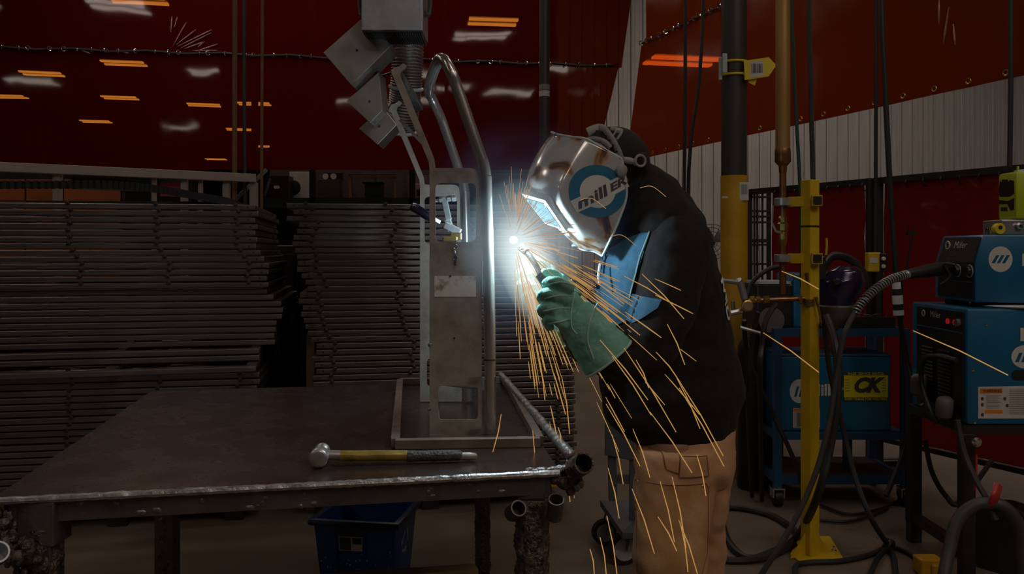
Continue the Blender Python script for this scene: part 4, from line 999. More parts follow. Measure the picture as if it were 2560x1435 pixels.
# yellow tag strapped round the column
tg = thing('tag_sign', 'yellow arrow-ended tag with barcode strapped to the brown column', 'tag', P(1895, 175, 5.1))
for yy in (158, 190):
    b = B(); b.ring((cxm, dc, P(1835, yy, dc).z), (0, 0, 1), cw / 2 + .003, .008, 24, 6); b.build('strap', 'tape_yellow', tg, smooth=True)
dt = 5.1
b = B(); b.prism([P(x, y, dt) for x, y in ((1860, 152), (1922, 143), (1941, 163), (1922, 191), (1862, 200))], (0, .006, 0)); b.build('tag_plate', 'tape_yellow', tg)
b = B(); b.prism([P(x, y, dt + .02) for x, y in ((1872, 198), (1893, 196), (1887, 214), (1872, 206))], (0, .004, 0)); b.build('tape_tail', 'tape_yellow', tg)
b = B(); b.prism([P(x, y, dt - .002) for x, y in ((1876, 155), (1907, 151), (1909, 188), (1876, 195))], (0, .002, 0)); lw = b.build('barcode_label', 'label_white', tg)
for k in range(8): b = B(); x = 1879 + k * 3.6; b.prism([P(x_, y, dt - .004) for x_, y in ((x, 159), (x + 1.2 + (k % 3) * .6, 159), (x + 1.2 + (k % 3) * .6, 182), (x, 183))], (0, .001, 0)); b.build('barcode_bar', 'label_ink', lw)
b = B(); b.box(P(1812, 158, dc - cw / 2 - .012), (.03, .01, .12)); b.build('buckle', 'wheel_grey', tg, bevel=.004)
b = B(); b.box(P(1801, 172, dc - .06), (.02, .02, .14)); b.build('buckle', 'wheel_grey', tg, bevel=.004)
# yellow floor-mounted post
dp = 3.8; pxm = M(2025 - CX, dp); ztop = P(2010, 450, dp).z; sw = .058; Rp = rotz(math.radians(27))
base = V((pxm, dp, 0))
yp = thing('yellow_post', 'bright yellow square steel post bolted to the floor', 'post', base)
b = B(); b.box(base + V((0, 0, ztop / 2 + .005)), (sw, sw, ztop - .01), Rp); b.build('tube', 'yellow_paint', yp, bevel=.004)
b = B(); b.box(base + V((0, 0, P(2020, 566, dp).z)), (sw + .003, sw + .003, .008), Rp); b.build('tape_band', 'black_rubber', yp)
pl = [fz(1975, 1390, 0), fz(2000, 1345, 0), fz(2075, 1345, 0), fz(2108, 1400, 0), fz(2000, 1408, 0)]
b = B(); b.prism([V((p.x, p.y, .0)) for p in pl], (0, 0, .01)); b.build('base_plate', 'yellow_paint', yp, bevel=.002)
for a in (0, 1):
    dv = Rp @ (X_ if a == 0 else -X_); b = B(); b.prism([base + dv * (sw / 2) + V((0, -.003, .01)), base + dv * (sw / 2 + .09) + V((0, -.003, .01)), base + dv * (sw / 2) + V((0, -.003, .11))], V((0, .006, 0))); b.build('gusset', 'yellow_paint', yp)
for q in ((2000, 1392), (2085, 1385)):
    b = B(); b.lathe([(.012, .01), (.012, .018), (.006, .018), (.006, .035)], V((*fz(*q, 0).xy, 0)), (0, 0, 1), 6); b.build('anchor_bolt', 'chrome', yp)
dpipe = 3.86; xp = M(1957 - CX, dpipe)
for yy in (503, 646):
    zc_ = P(2000, yy, dp).z; b = B(); b.bar((xp + .03, dpipe, zc_), (pxm + .03, dp - .045, zc_), .03, .045)
    b.bx((pxm - .012, dp - .062, zc_ - .024), (pxm + .034, dp - .048, zc_ + .024)); ar = b.build('clamp_arm', 'yellow_paint', yp)
    b = B(); b.bx((pxm - .008, dp - .066, zc_ - .018), (pxm + .03, dp - .06, zc_ + .018)); b.build('tube_opening', 'panel_black', ar)
    b = B(); b.lathe([(.036, -.018), (.039, -.016), (.039, .016), (.036, .018)], (xp, dpipe, zc_), (0, 0, 1), 20); b.build('pipe_clamp', 'zinc', yp, smooth=True)
# copper gas line
cp = thing('copper_gas_pipe', 'copper gas drop pipe with brass ball valve beside the yellow post', 'pipe', (xp, dpipe, 1.2))
zq = lambda py: P(1957, py, dpipe).z
b = B(); b.lathe([(.033, zq(395)), (.033, CEIL)], (xp, dpipe, 0), (0, 0, 1), 20); b.build('wide_pipe', 'copper_tan', cp, smooth=True)
b = B(); b.lathe([(.017, zq(432)), (.019, zq(415)), (.028, zq(410)), (.036, zq(404)), (.036, zq(378)), (.034, zq(372))], (xp, dpipe, 0), (0, 0, 1), 20); b.build('reducer', 'copper', cp, smooth=True)
b = B(); b.lathe([(.0155, zq(735)), (.0155, zq(420))], (xp, dpipe, 0), (0, 0, 1), 14); b.build('narrow_pipe', 'copper', cp, smooth=True)
b = B(); b.lathe([(.017, zq(615)), (.02, zq(605)), (.022, zq(598)), (.022, zq(580)), (.026, zq(576)), (.026, zq(560)), (.02, zq(556)), (.02, zq(545)), (.016, zq(540))], (xp, dpipe, 0), (0, 0, 1), 8); b.build('ball_valve', 'brass', cp)
b = B(); b.tube([V((xp - .02, dpipe - .03, zq(582))), P(1940, 578, dpipe - .05), P(1930, 556, dpipe - .05), P(1932, 520, dpipe - .05), P(1932, 514, dpipe - .05)], .006, 8, flat=.5); b.build('valve_lever', 'zinc', cp, smooth=True)
# manifold with regulators at the foot of the pipe
mf = thing('gas_manifold', 'brass gas manifold with gauge and regulators at the pipe foot', 'manifold', P(1957, 740, 3.8))
dm = 3.8
b = B(); b.cyl(P(1870, 752, dm), P(2030, 745, dm), .011, 10); b.build('cross_pipe', 'copper', mf, smooth=True)
for x0, x1, r_ in ((1875, 1886, .018), (1890, 1900, .016), (1908, 1922, .019), (1995, 2004, .02), (2008, 2016, .017)):
    b = B(); b.cyl(P(x0, 750, dm), P(x1, 749, dm), r_, 6); b.build('fitting', 'brass', mf)
b = B(); b.lathe([(.02, 0), (.026, .004), (.026, .018), (.022, .02)], P(1867, 765, dm - .03), (0, -1, .1), 18); ga = b.build('gauge', 'brass', mf, smooth=True, ang=30)
b = B(); b.lathe([(.02, .0202), (.02, .021)], P(1867, 765, dm - .03), (0, -1, .1), 18); b.build('dial', 'cardboard', ga)
b = B(); b.tube([P(1862, 748, dm), P(1852, 710, dm), P(1846, 700, dm - .01)], [.016, .017, .016], 10); b.tube([P(1850, 706, dm), P(1798, 700, dm - .04)], [.012, .01], 8); b.build('regulator_arm', 'galvanized', mf, smooth=True)
b = B(); b.lathe([(.02, 0), (.024, .01), (.024, .035), (.018, .045), (.014, .06)], P(2024, 772, dm), V((0, 0, -1)), 12); b.lathe([(.022, 0), (.022, .03)], P(2022, 748, dm - .02), V((0, 0, -1)), 12); b.build('regulator', 'brass', mf, smooth=True, ang=35)
b = B(); b.cyl(P(2017, 682, dm - .02), P(2030, 745, dm - .02), .011, 12); b.build('stub_pipe', 'copper', mf, smooth=True)
b = B(); b.tube([P(2040, 742, dm - .04), P(2046, 770, dm - .05), P(2055, 808, dm - .05)], [.008, .006, .004], 8); b.build('tip', 'brass', mf, smooth=True)
b = B(); b.cyl(P(1826, 782, dm), P(1855, 776, dm), .014, 8); b.cyl(P(1832, 752, dm), P(1834, 780, dm), .008, 8); b.build('regulator_spring', 'chrome', mf)
b = B(); b.cyl(P(1850, 818, dm), P(1905, 834, dm), .008, 8); b.build('torch_rod', 'galvanized', mf)
# hoses and cables from above
hose('hanging_cable', 'left of two thin black cables hanging before the red curtain', [*DROP(1713, 6), P(1713, 200, 6), P(1710, 480, 6), V((1.2, 6, .4))], .013)
hose('hanging_cable', 'right of two thin black cables hanging before the red curtain, slanting inward', [*DROP(1759, 6), P(1748, 200, 6), P(1722, 430, 6), V((1.25, 6, .5))], .013)
hose('green_hose', 'green gas hose hanging between the copper pipe and the yellow post', [*DROP(1978, 3.9), P(1983, 120, 3.9), P(1991, 300, 3.88), P(2000, 470, 3.87), P(2004, 720, 3.87)], .0085, 'green_hose', 'hose')
hose('conduit_pipe', 'dark rigid conduit hanging just right of the yellow post', [*DROP(2022, 4.1), P(2028, 250, 4.1), P(2033, 480, 4.1), P(2038, 740, 4.1)], .0125, 'dark_rubber', 'conduit')
hose('pendant_cable', 'thin black cable holding up the yellow control box', [*DROP(2190, 4.8), P(2190, 300, 4.8), P(2188, 632, 4.8)], .011)
ck = thing('drop_cable', 'black drop cable with white taped connectors near the red screen', 'cable', P(2240, 740, 4.2))
b = B(); b.tube(cat([*DROP(2203, 4.2), P(2213, 220, 4.2), P(2224, 450, 4.2), P(2237, 650, 4.2), P(2243, 720, 4.2), P(2250, 800, 4.2), P(2268, 900, 4.2), P(2282, 980, 4.15), P(2262, 1120, 4.2), P(2215, 1240, 4.1)], 7), .0135, 10); b.build('cable', 'black_rubber', ck, smooth=True)
for y0, y1, mt, r_ in ((706, 722, 'white_print', .021), (722, 738, 'black_rubber', .023), (738, 760, 'white_print', .025), (760, 775, 'black_rubber', .025), (775, 788, 'white_print', .025)):
    b = B(); b.cyl(P(2240 + (y0 - 700) * .08, y0, 4.2), P(2240 + (y1 - 700) * .08, y1, 4.2), r_, 14); b.build('connector', mt, ck, smooth=True, ang=35)
pb2 = thing('control_box', 'yellow push-button control box hanging on a cable by the red screen', 'control box', P(2190, 655, 4.8))
b = B(); b.box(P(2182, 655, 4.8), (.075, .05, .11)); b.build('body', 'yellow_paint', pb2, bevel=.006)
b = B(); b.box(P(2207, 656, 4.78), (.04, .03, .105)); fcp = b.build('button_plate', 'panel_black', pb2, bevel=.004)
for yy in (647, 666): b = B(); b.lathe([(.012, 0), (.012, .008), (.008, .012)], P(2208, yy, 4.765), (0, -1, 0), 14); b.build('button', 'cream_print', fcp, smooth=True, ang=35)
b = B(); b.box(P(2184, 651, 4.773), (.045, .002, .03)); b.build('label_strip', 'label_white', pb2)
# red welding screens on black frames
S0 = V((1.80, 6.43, 0)); S1 = V((2.95, 4.25, 0)); sd_ = (S1 - S0).normalized(); SL = (S1 - S0).length
def spt(px):        # where the screen line stands at image column px
    k = (px - CX) / FPX; t = (k * S0.y - S0.x) / (sd_.x - k * sd_.y); return S0 + sd_ * t
scr = []
for i, (pa_, pb_, lab) in enumerate(((1872, 2176, 'red vinyl welding screen on a black frame behind the yellow post'), (2196, 2640, 'red vinyl welding screen on a black frame behind the blue wire feeder'))):
    a, c = spt(pa_), spt(pb_); t = thing('welding_screen', lab, 'screen', (a + c) / 2)
    b = B(); b.bar(a + V((0, 0, 1.83)), c + V((0, 0, 1.83)), .04, .04); b.build('rail', 'black_metal', t); b = B(); b.bar(a + V((0, 0, .18)), c + V((0, 0, .18)), .03, .03); b.build('rail', 'black_metal', t)
    for q in ((a, c) if i == 0 else (a, c)):
        b = B(); b.bar(q + V((0, 0, .0)), q + V((0, 0, 1.85)), .045, .045, (1, 0, 0)); b.build('upright', 'black_metal', t)
        b = B(); b.bar(q + V((-.2, -.02, .02)), q + V((.2, .02, .02)), .04, .03); b.build('foot', 'black_metal', t)
    x0 = spt(1930) if i == 0 else a + sd_ * .04
    n = 24; m_ = 14; vs = []; nr = V((-sd_.y, sd_.x, 0))
    for u in range(n + 1):
        g = lerp(x0, c - sd_ * .04, u / n)
        for v in range(m_ + 1):
            z = lerp(.2, 1.812, v / m_); vs.append(V((g.x, g.y, z)) + nr * (.018 * noise.noise(V((u * .35 + v * .25, v * .3, i * 9.))) + .01 * noise.noise(V((u * .9 - v * .6, v * .5, 4.)))))
    b = B(); b.add(vs, [(u * (m_ + 1) + v, (u + 1) * (m_ + 1) + v, (u + 1) * (m_ + 1) + v + 1, u * (m_ + 1) + v + 1) for u in range(n) for v in range(m_)]); b.build('vinyl_sheet', 'vinyl_screen', t, smooth=True, ang=180, fix=False)
    for k in range(9):
        q = lerp(x0, c, (k + .5) / 9); b = B(); b.ring(q + V((0, -.005, 1.80)), sd_, .028, .004, 10, 5); b.build('hook', 'black_metal', t, smooth=True)
# wire rack and fan behind
rk = thing('wire_rack', 'black wire-grid rack behind the yellow column', 'rack', V((1.9, 6.9, 0)))
for px in (1872, 1886, 1893, 1906, 1922): q = V((M(px - CX, 6.9), 6.9, 0)); b = B(); b.bar(q, q + V((0, 0, 1.87)), .03 if px in (1872, 1922) else .014, .03 if px in (1872, 1922) else .014, (1, 0, 0)); b.build('upright', 'black_metal', rk)
for py in (480, 493, 528, 542, 556, 602, 612, 660): z = P(1900, py, 6.9).z; b = B(); b.bar((M(1870 - CX, 6.9), 6.88, z), (M(1924 - CX, 6.9), 6.88, z), .012, .03 if py in (480, 602) else .016); b.build('cross_wire', 'black_metal', rk)
fn = thing('pedestal_fan', 'dark caged pedestal fan standing behind the welder', 'fan', V((1.73, 7.3, 0)))
fc = P(1776, 605, 7.3)
for r_ in (.05, .09, .125, .155): b = B(); b.ring(fc + V((0, -.05 + r_ * .12, 0)), (0, 1, 0), r_, .0035, 24, 5); b.build('cage_ring', 'gray_plastic', fn)
for k in range(12): a = 2 * PI * k / 12; b = B(); b.bar(fc + V((0, -.05, 0)), fc + V((math.cos(a) * .155, -.03, math.sin(a) * .155)), .003, .003); b.build('cage_spoke', 'gray_plastic', fn)
for k in range(3): a = 2 * PI * k / 3; b = B(); b.prism([fc, fc + V((math.cos(a) * .13, .01, math.sin(a) * .13)), fc + V((math.cos(a + .9) * .13, .03, math.sin(a + .9) * .13))], (0, .006, 0)); b.build('blade', 'cabinet_grey', fn)
b = B(); b.cyl(fc + V((0, .02, 0)), fc + V((0, .16, 0)), .05, 14); b.build('motor', 'black_metal', fn, smooth=True, ang=35)
b = B(); b.cyl(V((fc.x, 7.4, .02)), V((fc.x, 7.4, fc.z)), .02, 10); b.lathe([(.22, 0), (.22, .02), (.04, .04)], (fc.x, 7.4, 0), (0, 0, 1), 20); b.build('stand', 'black_metal', fn, smooth=True, ang=35)
# second helmet hanging on the post side
h2 = thing('welding_helmet', 'dark blue and black spare welding helmet hanging beside the yellow post', 'helmet', P(2105, 740, 3.95))
ho = P(2098, 730, 3.98)
prof = [(-.12, .045, .05), (-.07, .075, .07), (-.01, .1, .085), (.05, .11, .09), (.1, .085, .075), (.125, .04, .04)]
b = B(); rings = []
for h_, rx, ry in prof: rings.append([ho + V((math.cos(t) * rx + h_ * .28, math.sin(t) * ry, h_)) for t in [2 * PI * k / 20 for k in range(20)]])
b.loft(rings); o = link('shell', remesh(b, .006, 5), 'helmet_blue', h2)
b = B(); b.loft([[p * 1 + V((.0, 0, 0)) for p in [ho + V((math.cos(t) * rx + h_ * .28 - .012, math.sin(t) * ry - .01, h_ - .05)) for t in [2 * PI * k / 20 for k in range(20)]]] for h_, rx, ry in [(-.135, .03, .04), (-.07, .07, .075), (-.01, .1, .088)]]); link('chin_guard', remesh(b, .006, 3), 'bronze_shell', h2)
b = B(); b.lathe([(.017, 0), (.019, .006), (.012, .014)], ho + V((-.045, -.085, .05)), (-.2, -1, 0), 14); b.build('pivot_knob', 'black_plastic', h2, smooth=True)
b = B(); b.tube(cat([ho + V((-.09, -.02, .1)), ho + V((-.03, .0, .17)), ho + V((.07, .02, .15)), ho + V((.125, .02, .08)), ho + V((.13, .02, .02))], 6), .02, 10, flat=.5); b.build('headgear', 'black_plastic', h2, smooth=True)
b = B(); b.bx(P(2043, 640, 3.97) - V((.0, .02, 0)), P(2062, 700, 3.97) + V((0, .02, 0))); b.build('hanger', 'black_plastic', h2, bevel=.006)
b = B(); b.tube(cat([P(2066, 595, 3.95), P(2067, 610, 3.95), P(2065, 638, 3.95)], 4), .006, 8); b.build('hook', 'yellow_paint', h2, smooth=True)

# ------------------------------------------------------------------ blue welder on a blue wheeled cart
dk = 4.55
ct = thing('welder_cart', 'blue angle-iron cart on casters carrying the older blue welder', 'cart', (M(2100 - CX, dk), dk, 0))
x0, x1 = M(1943 - CX, dk), M(2262 - CX, dk); yk1 = dk + .42
zs_, zt_ = P(2100, 1090, dk).z, P(2100, 822, dk).z
for x in (x0, x1):
    for y in (dk, yk1): b = B(); b.bx((x - .02, y - .02, .1), (x + .02, y + .02, zt_)); b.build('leg', 'cart_blue', ct)
for z, hgt in ((zs_, .035), (.14, .04), (zt_ - .02, .04)):
    for y in (dk, yk1): b = B(); b.bar((x0 + .02, y, z), (x1 - .02, y, z), .03, hgt); b.build('rail', 'cart_blue', ct)
    for x in (x0, x1): b = B(); b.bar((x, dk + .02, z), (x, yk1 - .02, z), .03, hgt); b.build('rail', 'cart_blue', ct)
b = B(); b.bx((x0 + .02, dk + .02, zs_ + .005), (x1 - .02, yk1 - .02, zs_ + .02)); b.build('shelf', 'cart_blue', ct)
b = B(); b.bx((x0 + .02, dk + .02, .15), (x1 - .02, yk1 - .02, .16)); b.build('shelf', 'brown_paint', ct)
b = B(); b.bar((M(2155 - CX, dk), dk + .2, .16), (M(2155 - CX, dk), dk + .2, zs_), .04, .04); b.build('middle_leg', 'cart_blue', ct)
for x in (x0, x1):
    for y in (dk, yk1):
        b = B(); b.cyl((x - .02, y, .045), (x + .02, y, .045), .045, 16); cs = b.build('caster', 'black_rubber', ct, smooth=True, ang=35)
        b = B(); b.bx((x - .032, y - .03, .05), (x - .025, y + .03, .1)); b.bx((x + .025, y - .03, .05), (x + .032, y + .03, .1)); b.bx((x - .034, y - .034, .094), (x + .034, y + .034, .102)); b.build('fork', 'chrome', cs)
wm = thing('welding_machine', 'older blue welding machine with yellow dealer sign sitting in the blue cart', 'welding machine', (M(2100 - CX, dk), dk + .2, zs_ + .02))
wx0, wx1 = M(1958 - CX, dk - .02), M(2238 - CX, dk - .02); wz0, wz1 = zs_ + .022, P(2100, 893, dk).z; yw = dk + .03
b = B(); b.bx((wx0, yw, wz0), (wx1, yw + .36, wz1)); b.build('case', 'machine_blue', wm, bevel=.006)
b = B(); b.bx((wx0 - .004, yw - .004, wz1), (wx1 + .004, yw + .364, wz1 + .012)); b.build('lid', 'cart_blue', wm, bevel=.003)
def wq(px, py): p = P(px, py, yw); return V((p.x, yw - .001, p.z))
n = 28; b = B(); b.add([wq(1998 + 24 * math.cos(2 * PI * k / n), 978 + 30 * math.sin(2 * PI * k / n)) for k in range(n)], [tuple(range(n))]); lg = b.build('logo_disc', 'cream_print', wm, fix=False)
for k in range(3): b = B(); xx = 1985 + k * 11; b.add([wq(xx, 992) + V((0, -.001, 0)), wq(xx + 6, 992) + V((0, -.001, 0)), wq(xx + 13, 966) + V((0, -.001, 0)), wq(xx + 7, 966) + V((0, -.001, 0))], [(0, 1, 2, 3)]); b.build('logo_stripe', 'machine_blue', lg, fix=False)
text('lettering', 'Miller', wq(2066, 976), X_, Z_, .085, 'cream_print', wm, off=.003)
b = B(); b.add([wq(1982, 1020), wq(2050, 1020), wq(2050, 1068), wq(1982, 1070)], [(0, 1, 2, 3)]); l2 = b.build('warning_label', 'label_white', wm, fix=False)
b = B(); b.add([p + V((0, -.001, 0)) for p in (wq(1983, 1021), wq(2049, 1021), wq(2049, 1028), wq(1983, 1028))], [(0, 1, 2, 3)]); b.build('label_header', 'label_orange', l2, fix=False)
b = B(); b.add([p + V((0, -.001, 0)) for p in (wq(1992, 1031), wq(2047, 1031), wq(2047, 1066), wq(1992, 1067))], [(0, 1, 2, 3)]); b.build('label_text_block', 'label_grey', l2, fix=False)
sg = thing('dealer_sign', 'yellow and black CK sign on the front of the older blue welder', 'sign', wq(2165, 966))
def sq(px, py, l=.004): p = wq(px, py); return V((p.x, yw - l, p.z))
b = B(); b.prism([sq(2108, 930), sq(2220, 930), sq(2220, 1002), sq(2108, 1002)], (0, .003, 0)); b.build('sign_plate', 'label_ink', sg)
b = B(); b.add([sq(2109, 938, .005), sq(2219, 938, .005), sq(2219, 993, .005), sq(2109, 993, .005)], [(0, 1, 2, 3)]); b.build('yellow_field', 'label_yellow', sg, fix=False)
text('lettering', 'CK', sq(2163, 964, .0055), X_, Z_, .105, 'label_ink', sg, shear=.35, off=.006)
text('lettering', 'SALES  SERVICE  RENTAL', sq(2164, 934, .005), X_, Z_, .018, 'label_yellow', sg, off=.0004)
text('lettering', 'EVERYTHING FOR WELDING', sq(2164, 997.5, .005), X_, Z_, .018, 'label_yellow', sg, off=.0004)
for sx in (2118, 2209):
    for k in range(5): b = B(); b.add([sq(sx - 5, 948 + k * 7, .006), sq(sx + 5, 948 + k * 7, .006), sq(sx + 5, 950 + k * 7, .006), sq(sx - 5, 950 + k * 7, .006)], [(0, 1, 2, 3)]); b.build('small_print', 'label_grey', sg, fix=False)
# clutter on the cart top
wf = thing('wire_feeder', 'dark wire feeder on top of the blue cart behind the post', 'wire feeder', (M(1985 - CX, dk), dk + .2, zt_))
b = B(); b.bx((M(1900 - CX, dk), dk + .06, zt_ + .002), (M(2010 - CX, dk), dk + .36, zt_ + .24)); b.build('case', 'panel_black', wf, bevel=.01)
b = B(); b.bx((M(1990 - CX, dk), dk + .04, zt_ + .002), (M(2040 - CX, dk), dk + .34, zt_ + .3)); b.build('blue_cover', 'machine_blue', wf, bevel=.01)
b = B(); b.lathe([(.07, 0), (.07, .012)], P(1928, 800, dk + .05), (0, -1, 0), 22); b.build('wire_spool', 'gray_plastic', wf, smooth=True, ang=35)
b = B(); b.bx((M(1905 - CX, dk), dk + .05, zt_ + .24), (M(1985 - CX, dk), dk + .3, zt_ + .255)); b.build('lid', 'wheel_grey', wf)
tr = thing('parts_tray', 'shallow dark tray of wire offcuts on the blue cart', 'tray', (M(2180 - CX, dk), dk + .2, zt_))
b = B(); b.bx((M(2090 - CX, dk), dk + .03, zt_ + .002), (M(2245 - CX, dk), dk + .38, zt_ + .02)); b.bx((M(2090 - CX, dk), dk + .03, zt_ + .02), (M(2245 - CX, dk), dk + .045, zt_ + .06)); b.build('tray', 'black_metal', tr)
b = B()
for k in range(26): p = V((random.uniform(M(2100 - CX, dk), M(2235 - CX, dk)), dk + random.uniform(.06, .3), zt_ + .03 + random.uniform(0, .03))); a = random.uniform(0, 6.28); b.tube([p, p + V((math.cos(a) * .06, math.sin(a) * .06, random.uniform(-.004, .03)))], .003, 5)
o = b.build('wire_offcuts', 'black_bolt', tr); o['kind'] = 'stuff'
# gas bottles in the shade behind the welder
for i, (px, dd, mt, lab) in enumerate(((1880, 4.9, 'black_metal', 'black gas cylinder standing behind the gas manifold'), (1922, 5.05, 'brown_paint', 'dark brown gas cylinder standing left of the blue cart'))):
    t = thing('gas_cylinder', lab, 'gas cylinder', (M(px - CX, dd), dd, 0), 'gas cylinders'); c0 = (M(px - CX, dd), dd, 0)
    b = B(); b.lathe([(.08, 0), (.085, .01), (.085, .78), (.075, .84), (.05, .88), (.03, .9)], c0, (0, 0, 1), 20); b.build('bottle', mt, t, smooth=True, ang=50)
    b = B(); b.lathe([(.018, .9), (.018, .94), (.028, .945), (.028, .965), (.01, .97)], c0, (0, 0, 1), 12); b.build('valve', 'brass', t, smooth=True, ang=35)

# ------------------------------------------------------------------ front right: power source on a black stand, wire feeder on top
d0 = 3.5; mx0 = M(2418 - CX, d0); my1 = 3.99
mz0, mz1 = P(2450, 1062, d0).z, P(2450, 772, d0).z
stn = thing('machine_stand', 'black square-tube stand under the large blue power source', 'stand', (mx0 + .3, d0 + .25, 0))
for x, y in ((mx0 + .01, d0 + .03), (mx0 + .01, my1 - .0), (mx0 + .75, d0 + .03), (mx0 + .75, my1)):
    b = B(); b.bx((x - .025, y - .025, 0), (x + .03, y + .025, mz0 - .04)); b.build('leg', 'black_metal', stn, bevel=.004)
for y in (d0 + .03, my1): b = B(); b.bx((mx0 - .015, y - .025, mz0 - .04), (mx0 + .78, y + .025, mz0 - .003)); b.build('rail', 'black_metal', stn)
for x in (mx0 + .01, mx0 + .75): b = B(); b.bx((x - .025, d0 + .056, mz0 - .04), (x + .03, my1 - .026, mz0 - .003)); b.build('rail', 'black_metal', stn)
for x in (mx0 + .01, mx0 + .75): b = B(); b.bx((x - .02, d0 + .056, .1), (x + .02, my1 - .026, .14)); b.build('lower_rail', 'black_metal', stn)
b = B(); b.box(fz(2320, 1412, .04), (.1, .08, .07)); b.box(fz(2345, 1420, .035), (.08, .06, .05)); b.build('yellow_foot_block', 'ochre_paint', stn, bevel=.008)
ps = thing('welding_power_source', 'large blue welding power source with louvred black front on the black stand', 'welding machine', (mx0 + .3, d0 + .25, mz0))
b = B(); b.bx((mx0, d0, mz0), (mx0 + .72, my1, mz1)); b.build('case', 'machine_blue', ps, bevel=.012, smooth=True)
# black front panel on the left face, set proud
fx = mx0 - .002
def fl(v, u, l=0.): return V((fx - l, lerp(d0, my1, v), lerp(mz0, mz1, u)))
def lquad(nm, mat, v0, v1, u0, u1, l, par): 
    b = B(); b.prism([fl(v0, u0, 0), fl(v1, u0, 0), fl(v1, u1, 0), fl(v0, u1, 0)], (-l, 0, 0)); return b.build(nm, mat, par, bevel=min(.002, l * .3))
fpn = lquad('front_panel', 'panel_black', .04, .86, .04, .97, .006, ps)
lquad('panel_divider', 'cart_blue', .05, .84, .775, .79, .009, ps)
for c_ in (.2, .5):
    for k in range(16): u = .1 + k * .033; b = B(); b.box(V((fx - .01, lerp(d0, my1, c_ + .12), lerp(mz0, mz1, u))), (.012, .1, .008), Matrix.Rotation(.5, 3, 'Y')); b.build('louvre', 'black_plastic', ps)
text('lettering', 'Miller', fl(.5, .91, .007), -Y_, Z_, .04, 'cream_print', ps, lift=.001)
b = B(); b.ring(fl(.72, .91, .007), X_, .013, .003, 16, 5); b.build('logo_ring', 'cream_print', ps)
for v in (.24, .12): b = B(); b.lathe([(.012, 0), (.012, .006)], fl(v + .04, .87, .006), -X_, 14); b.build('indicator', 'led_red', ps)
b = B(); b.lathe([(.018, 0), (.016, .014)], fl(.1, .87, .006), -X_, 16); b.build('dial', 'gray_plastic', ps, smooth=True, ang=35)
for v, u in ((.62, .19), (.16, .06)):     # the two cable sockets with rubber boots
    p0 = fl(v, u + .13, .05); p1 = fl(v, u - .02, .055)
    b = B(); b.tube([p0 + V((0, 0, .012)), p0, lerp(p0, p1, .3), p1, p1 - V((0, 0, .012))], [.02, .034, .036, .033, .022], 14, flat=.9); b.build('cable_boot', 'gray_plastic', ps, smooth=True, ang=60)
def sdp(px, py, l=.001): p = P(px, py, d0); return V((p.x, d0 - l, p.z))
n = 32; b = B(); b.add([sdp(2562 + 34 * math.cos(2 * PI * k / n), 892 + 29 * math.sin(2 * PI * k / n)) for k in range(n)], [tuple(range(n))]); lg = b.build('logo_disc', 'cream_print', ps, fix=False)
for k in range(3): xx = 2537 + k * 15; b = B(); b.add([sdp(xx, 905, .002), sdp(xx + 9, 905, .002), sdp(xx + 19, 882, .002), sdp(xx + 10, 882, .002)], [(0, 1, 2, 3)]); b.build('logo_stripe', 'machine_blue', lg, fix=False)
text('lettering', 'Miller', sdp(2690, 892), X_, Z_, .11, 'cream_print', ps, off=.004)
text('lettering', 'D', sdp(2565, 838), X_, Z_, .07, 'cream_print', ps, off=.004)
def pill(px, py, w_, h_, mat, nm, par, l=.0015):
    out = []
    for k in range(24): a = 2 * PI * k / 24; out.append(sdp(px + math.copysign(w_ - h_, math.cos(a)) + h_ * math.cos(a), py + h_ * math.sin(a), l))
    b = B(); b.add(out, [tuple(range(24))]); return b.build(nm, mat, par, fix=False)
pill(2570, 938, 42, 13, 'panel_black', 'handle_slot', ps)
wl = B(); wl.prism([sdp(2445, 967), sdp(2640, 963), sdp(2640, 1046), sdp(2445, 1046)], (0, -.0006, 0)); wlo = wl.build('warning_label', 'label_white', ps)
def wrect(x0_, y0_, x1_, y1_, mat, nm, l=.0025): b = B(); b.add([sdp(x0_, y1_, l), sdp(x1_, y1_, l), sdp(x1_, y0_, l), sdp(x0_, y0_, l)], [(0, 1, 2, 3)]); return b.build(nm, mat, wlo, fix=False)
wrect(2449, 971, 2505, 983, 'label_orange', 'label_header'); wrect(2461, 1025, 2506, 1033, 'label_orange', 'label_header')
text('lettering', 'WARNING', sdp(2479, 977, .003), X_, Z_, .016, 'label_ink', wlo, off=.0004)
for k in range(10): wrect(2465, 988 + k * 3.5, 2503 - (k * 7 % 11), 989.3 + k * 3.5, 'label_grey', 'print_line')
for k in range(14): wrect(2522, 974 + k * 4.6, 2600 - (k * 5 % 13), 975.6 + k * 4.6, 'label_grey', 'print_line')
for q in ((2455, 996), (2455, 1011), (2455, 1036), (2511, 996), (2517, 1013)): b = B(); b.add([sdp(q[0] + dx, q[1] + dy, .0025) for dx, dy in ((-3, 4), (3, 5), (4, -2), (0, -4), (-4, -1))], [(0, 1, 2, 3, 4)]); b.build('pictogram', 'label_ink', wlo, fix=False)
for q in ((2431, 925), (2436, 1056), (2465, 812)): b = B(); b.lathe([(.006, 0), (.006, .003), (.002, .004)], sdp(*q), (0, -1, 0), 10); b.build('screw', 'chrome', ps)
b = B(); b.tube(cat([fl(.05, .55, .03), fl(.25, .56, .06), fl(.45, .5, .07), fl(.5, .3, .07), fl(.4, .08, .06), fl(.3, -.05, .05)], 6), .011, 8); b.build('front_cable', 'black_rubber', ps, smooth=True)
b = B(); b.lathe([(.13, 0), (.14, .006), (.11, .01)], V((mx0 + .25, d0 + .12, mz1 + .001)), (0, 0, 1), 24)
o = b.build('paper_plate', 'white_print', None, smooth=True); tag(o, 'white paper plate lying on top of the large blue power source', 'plate')
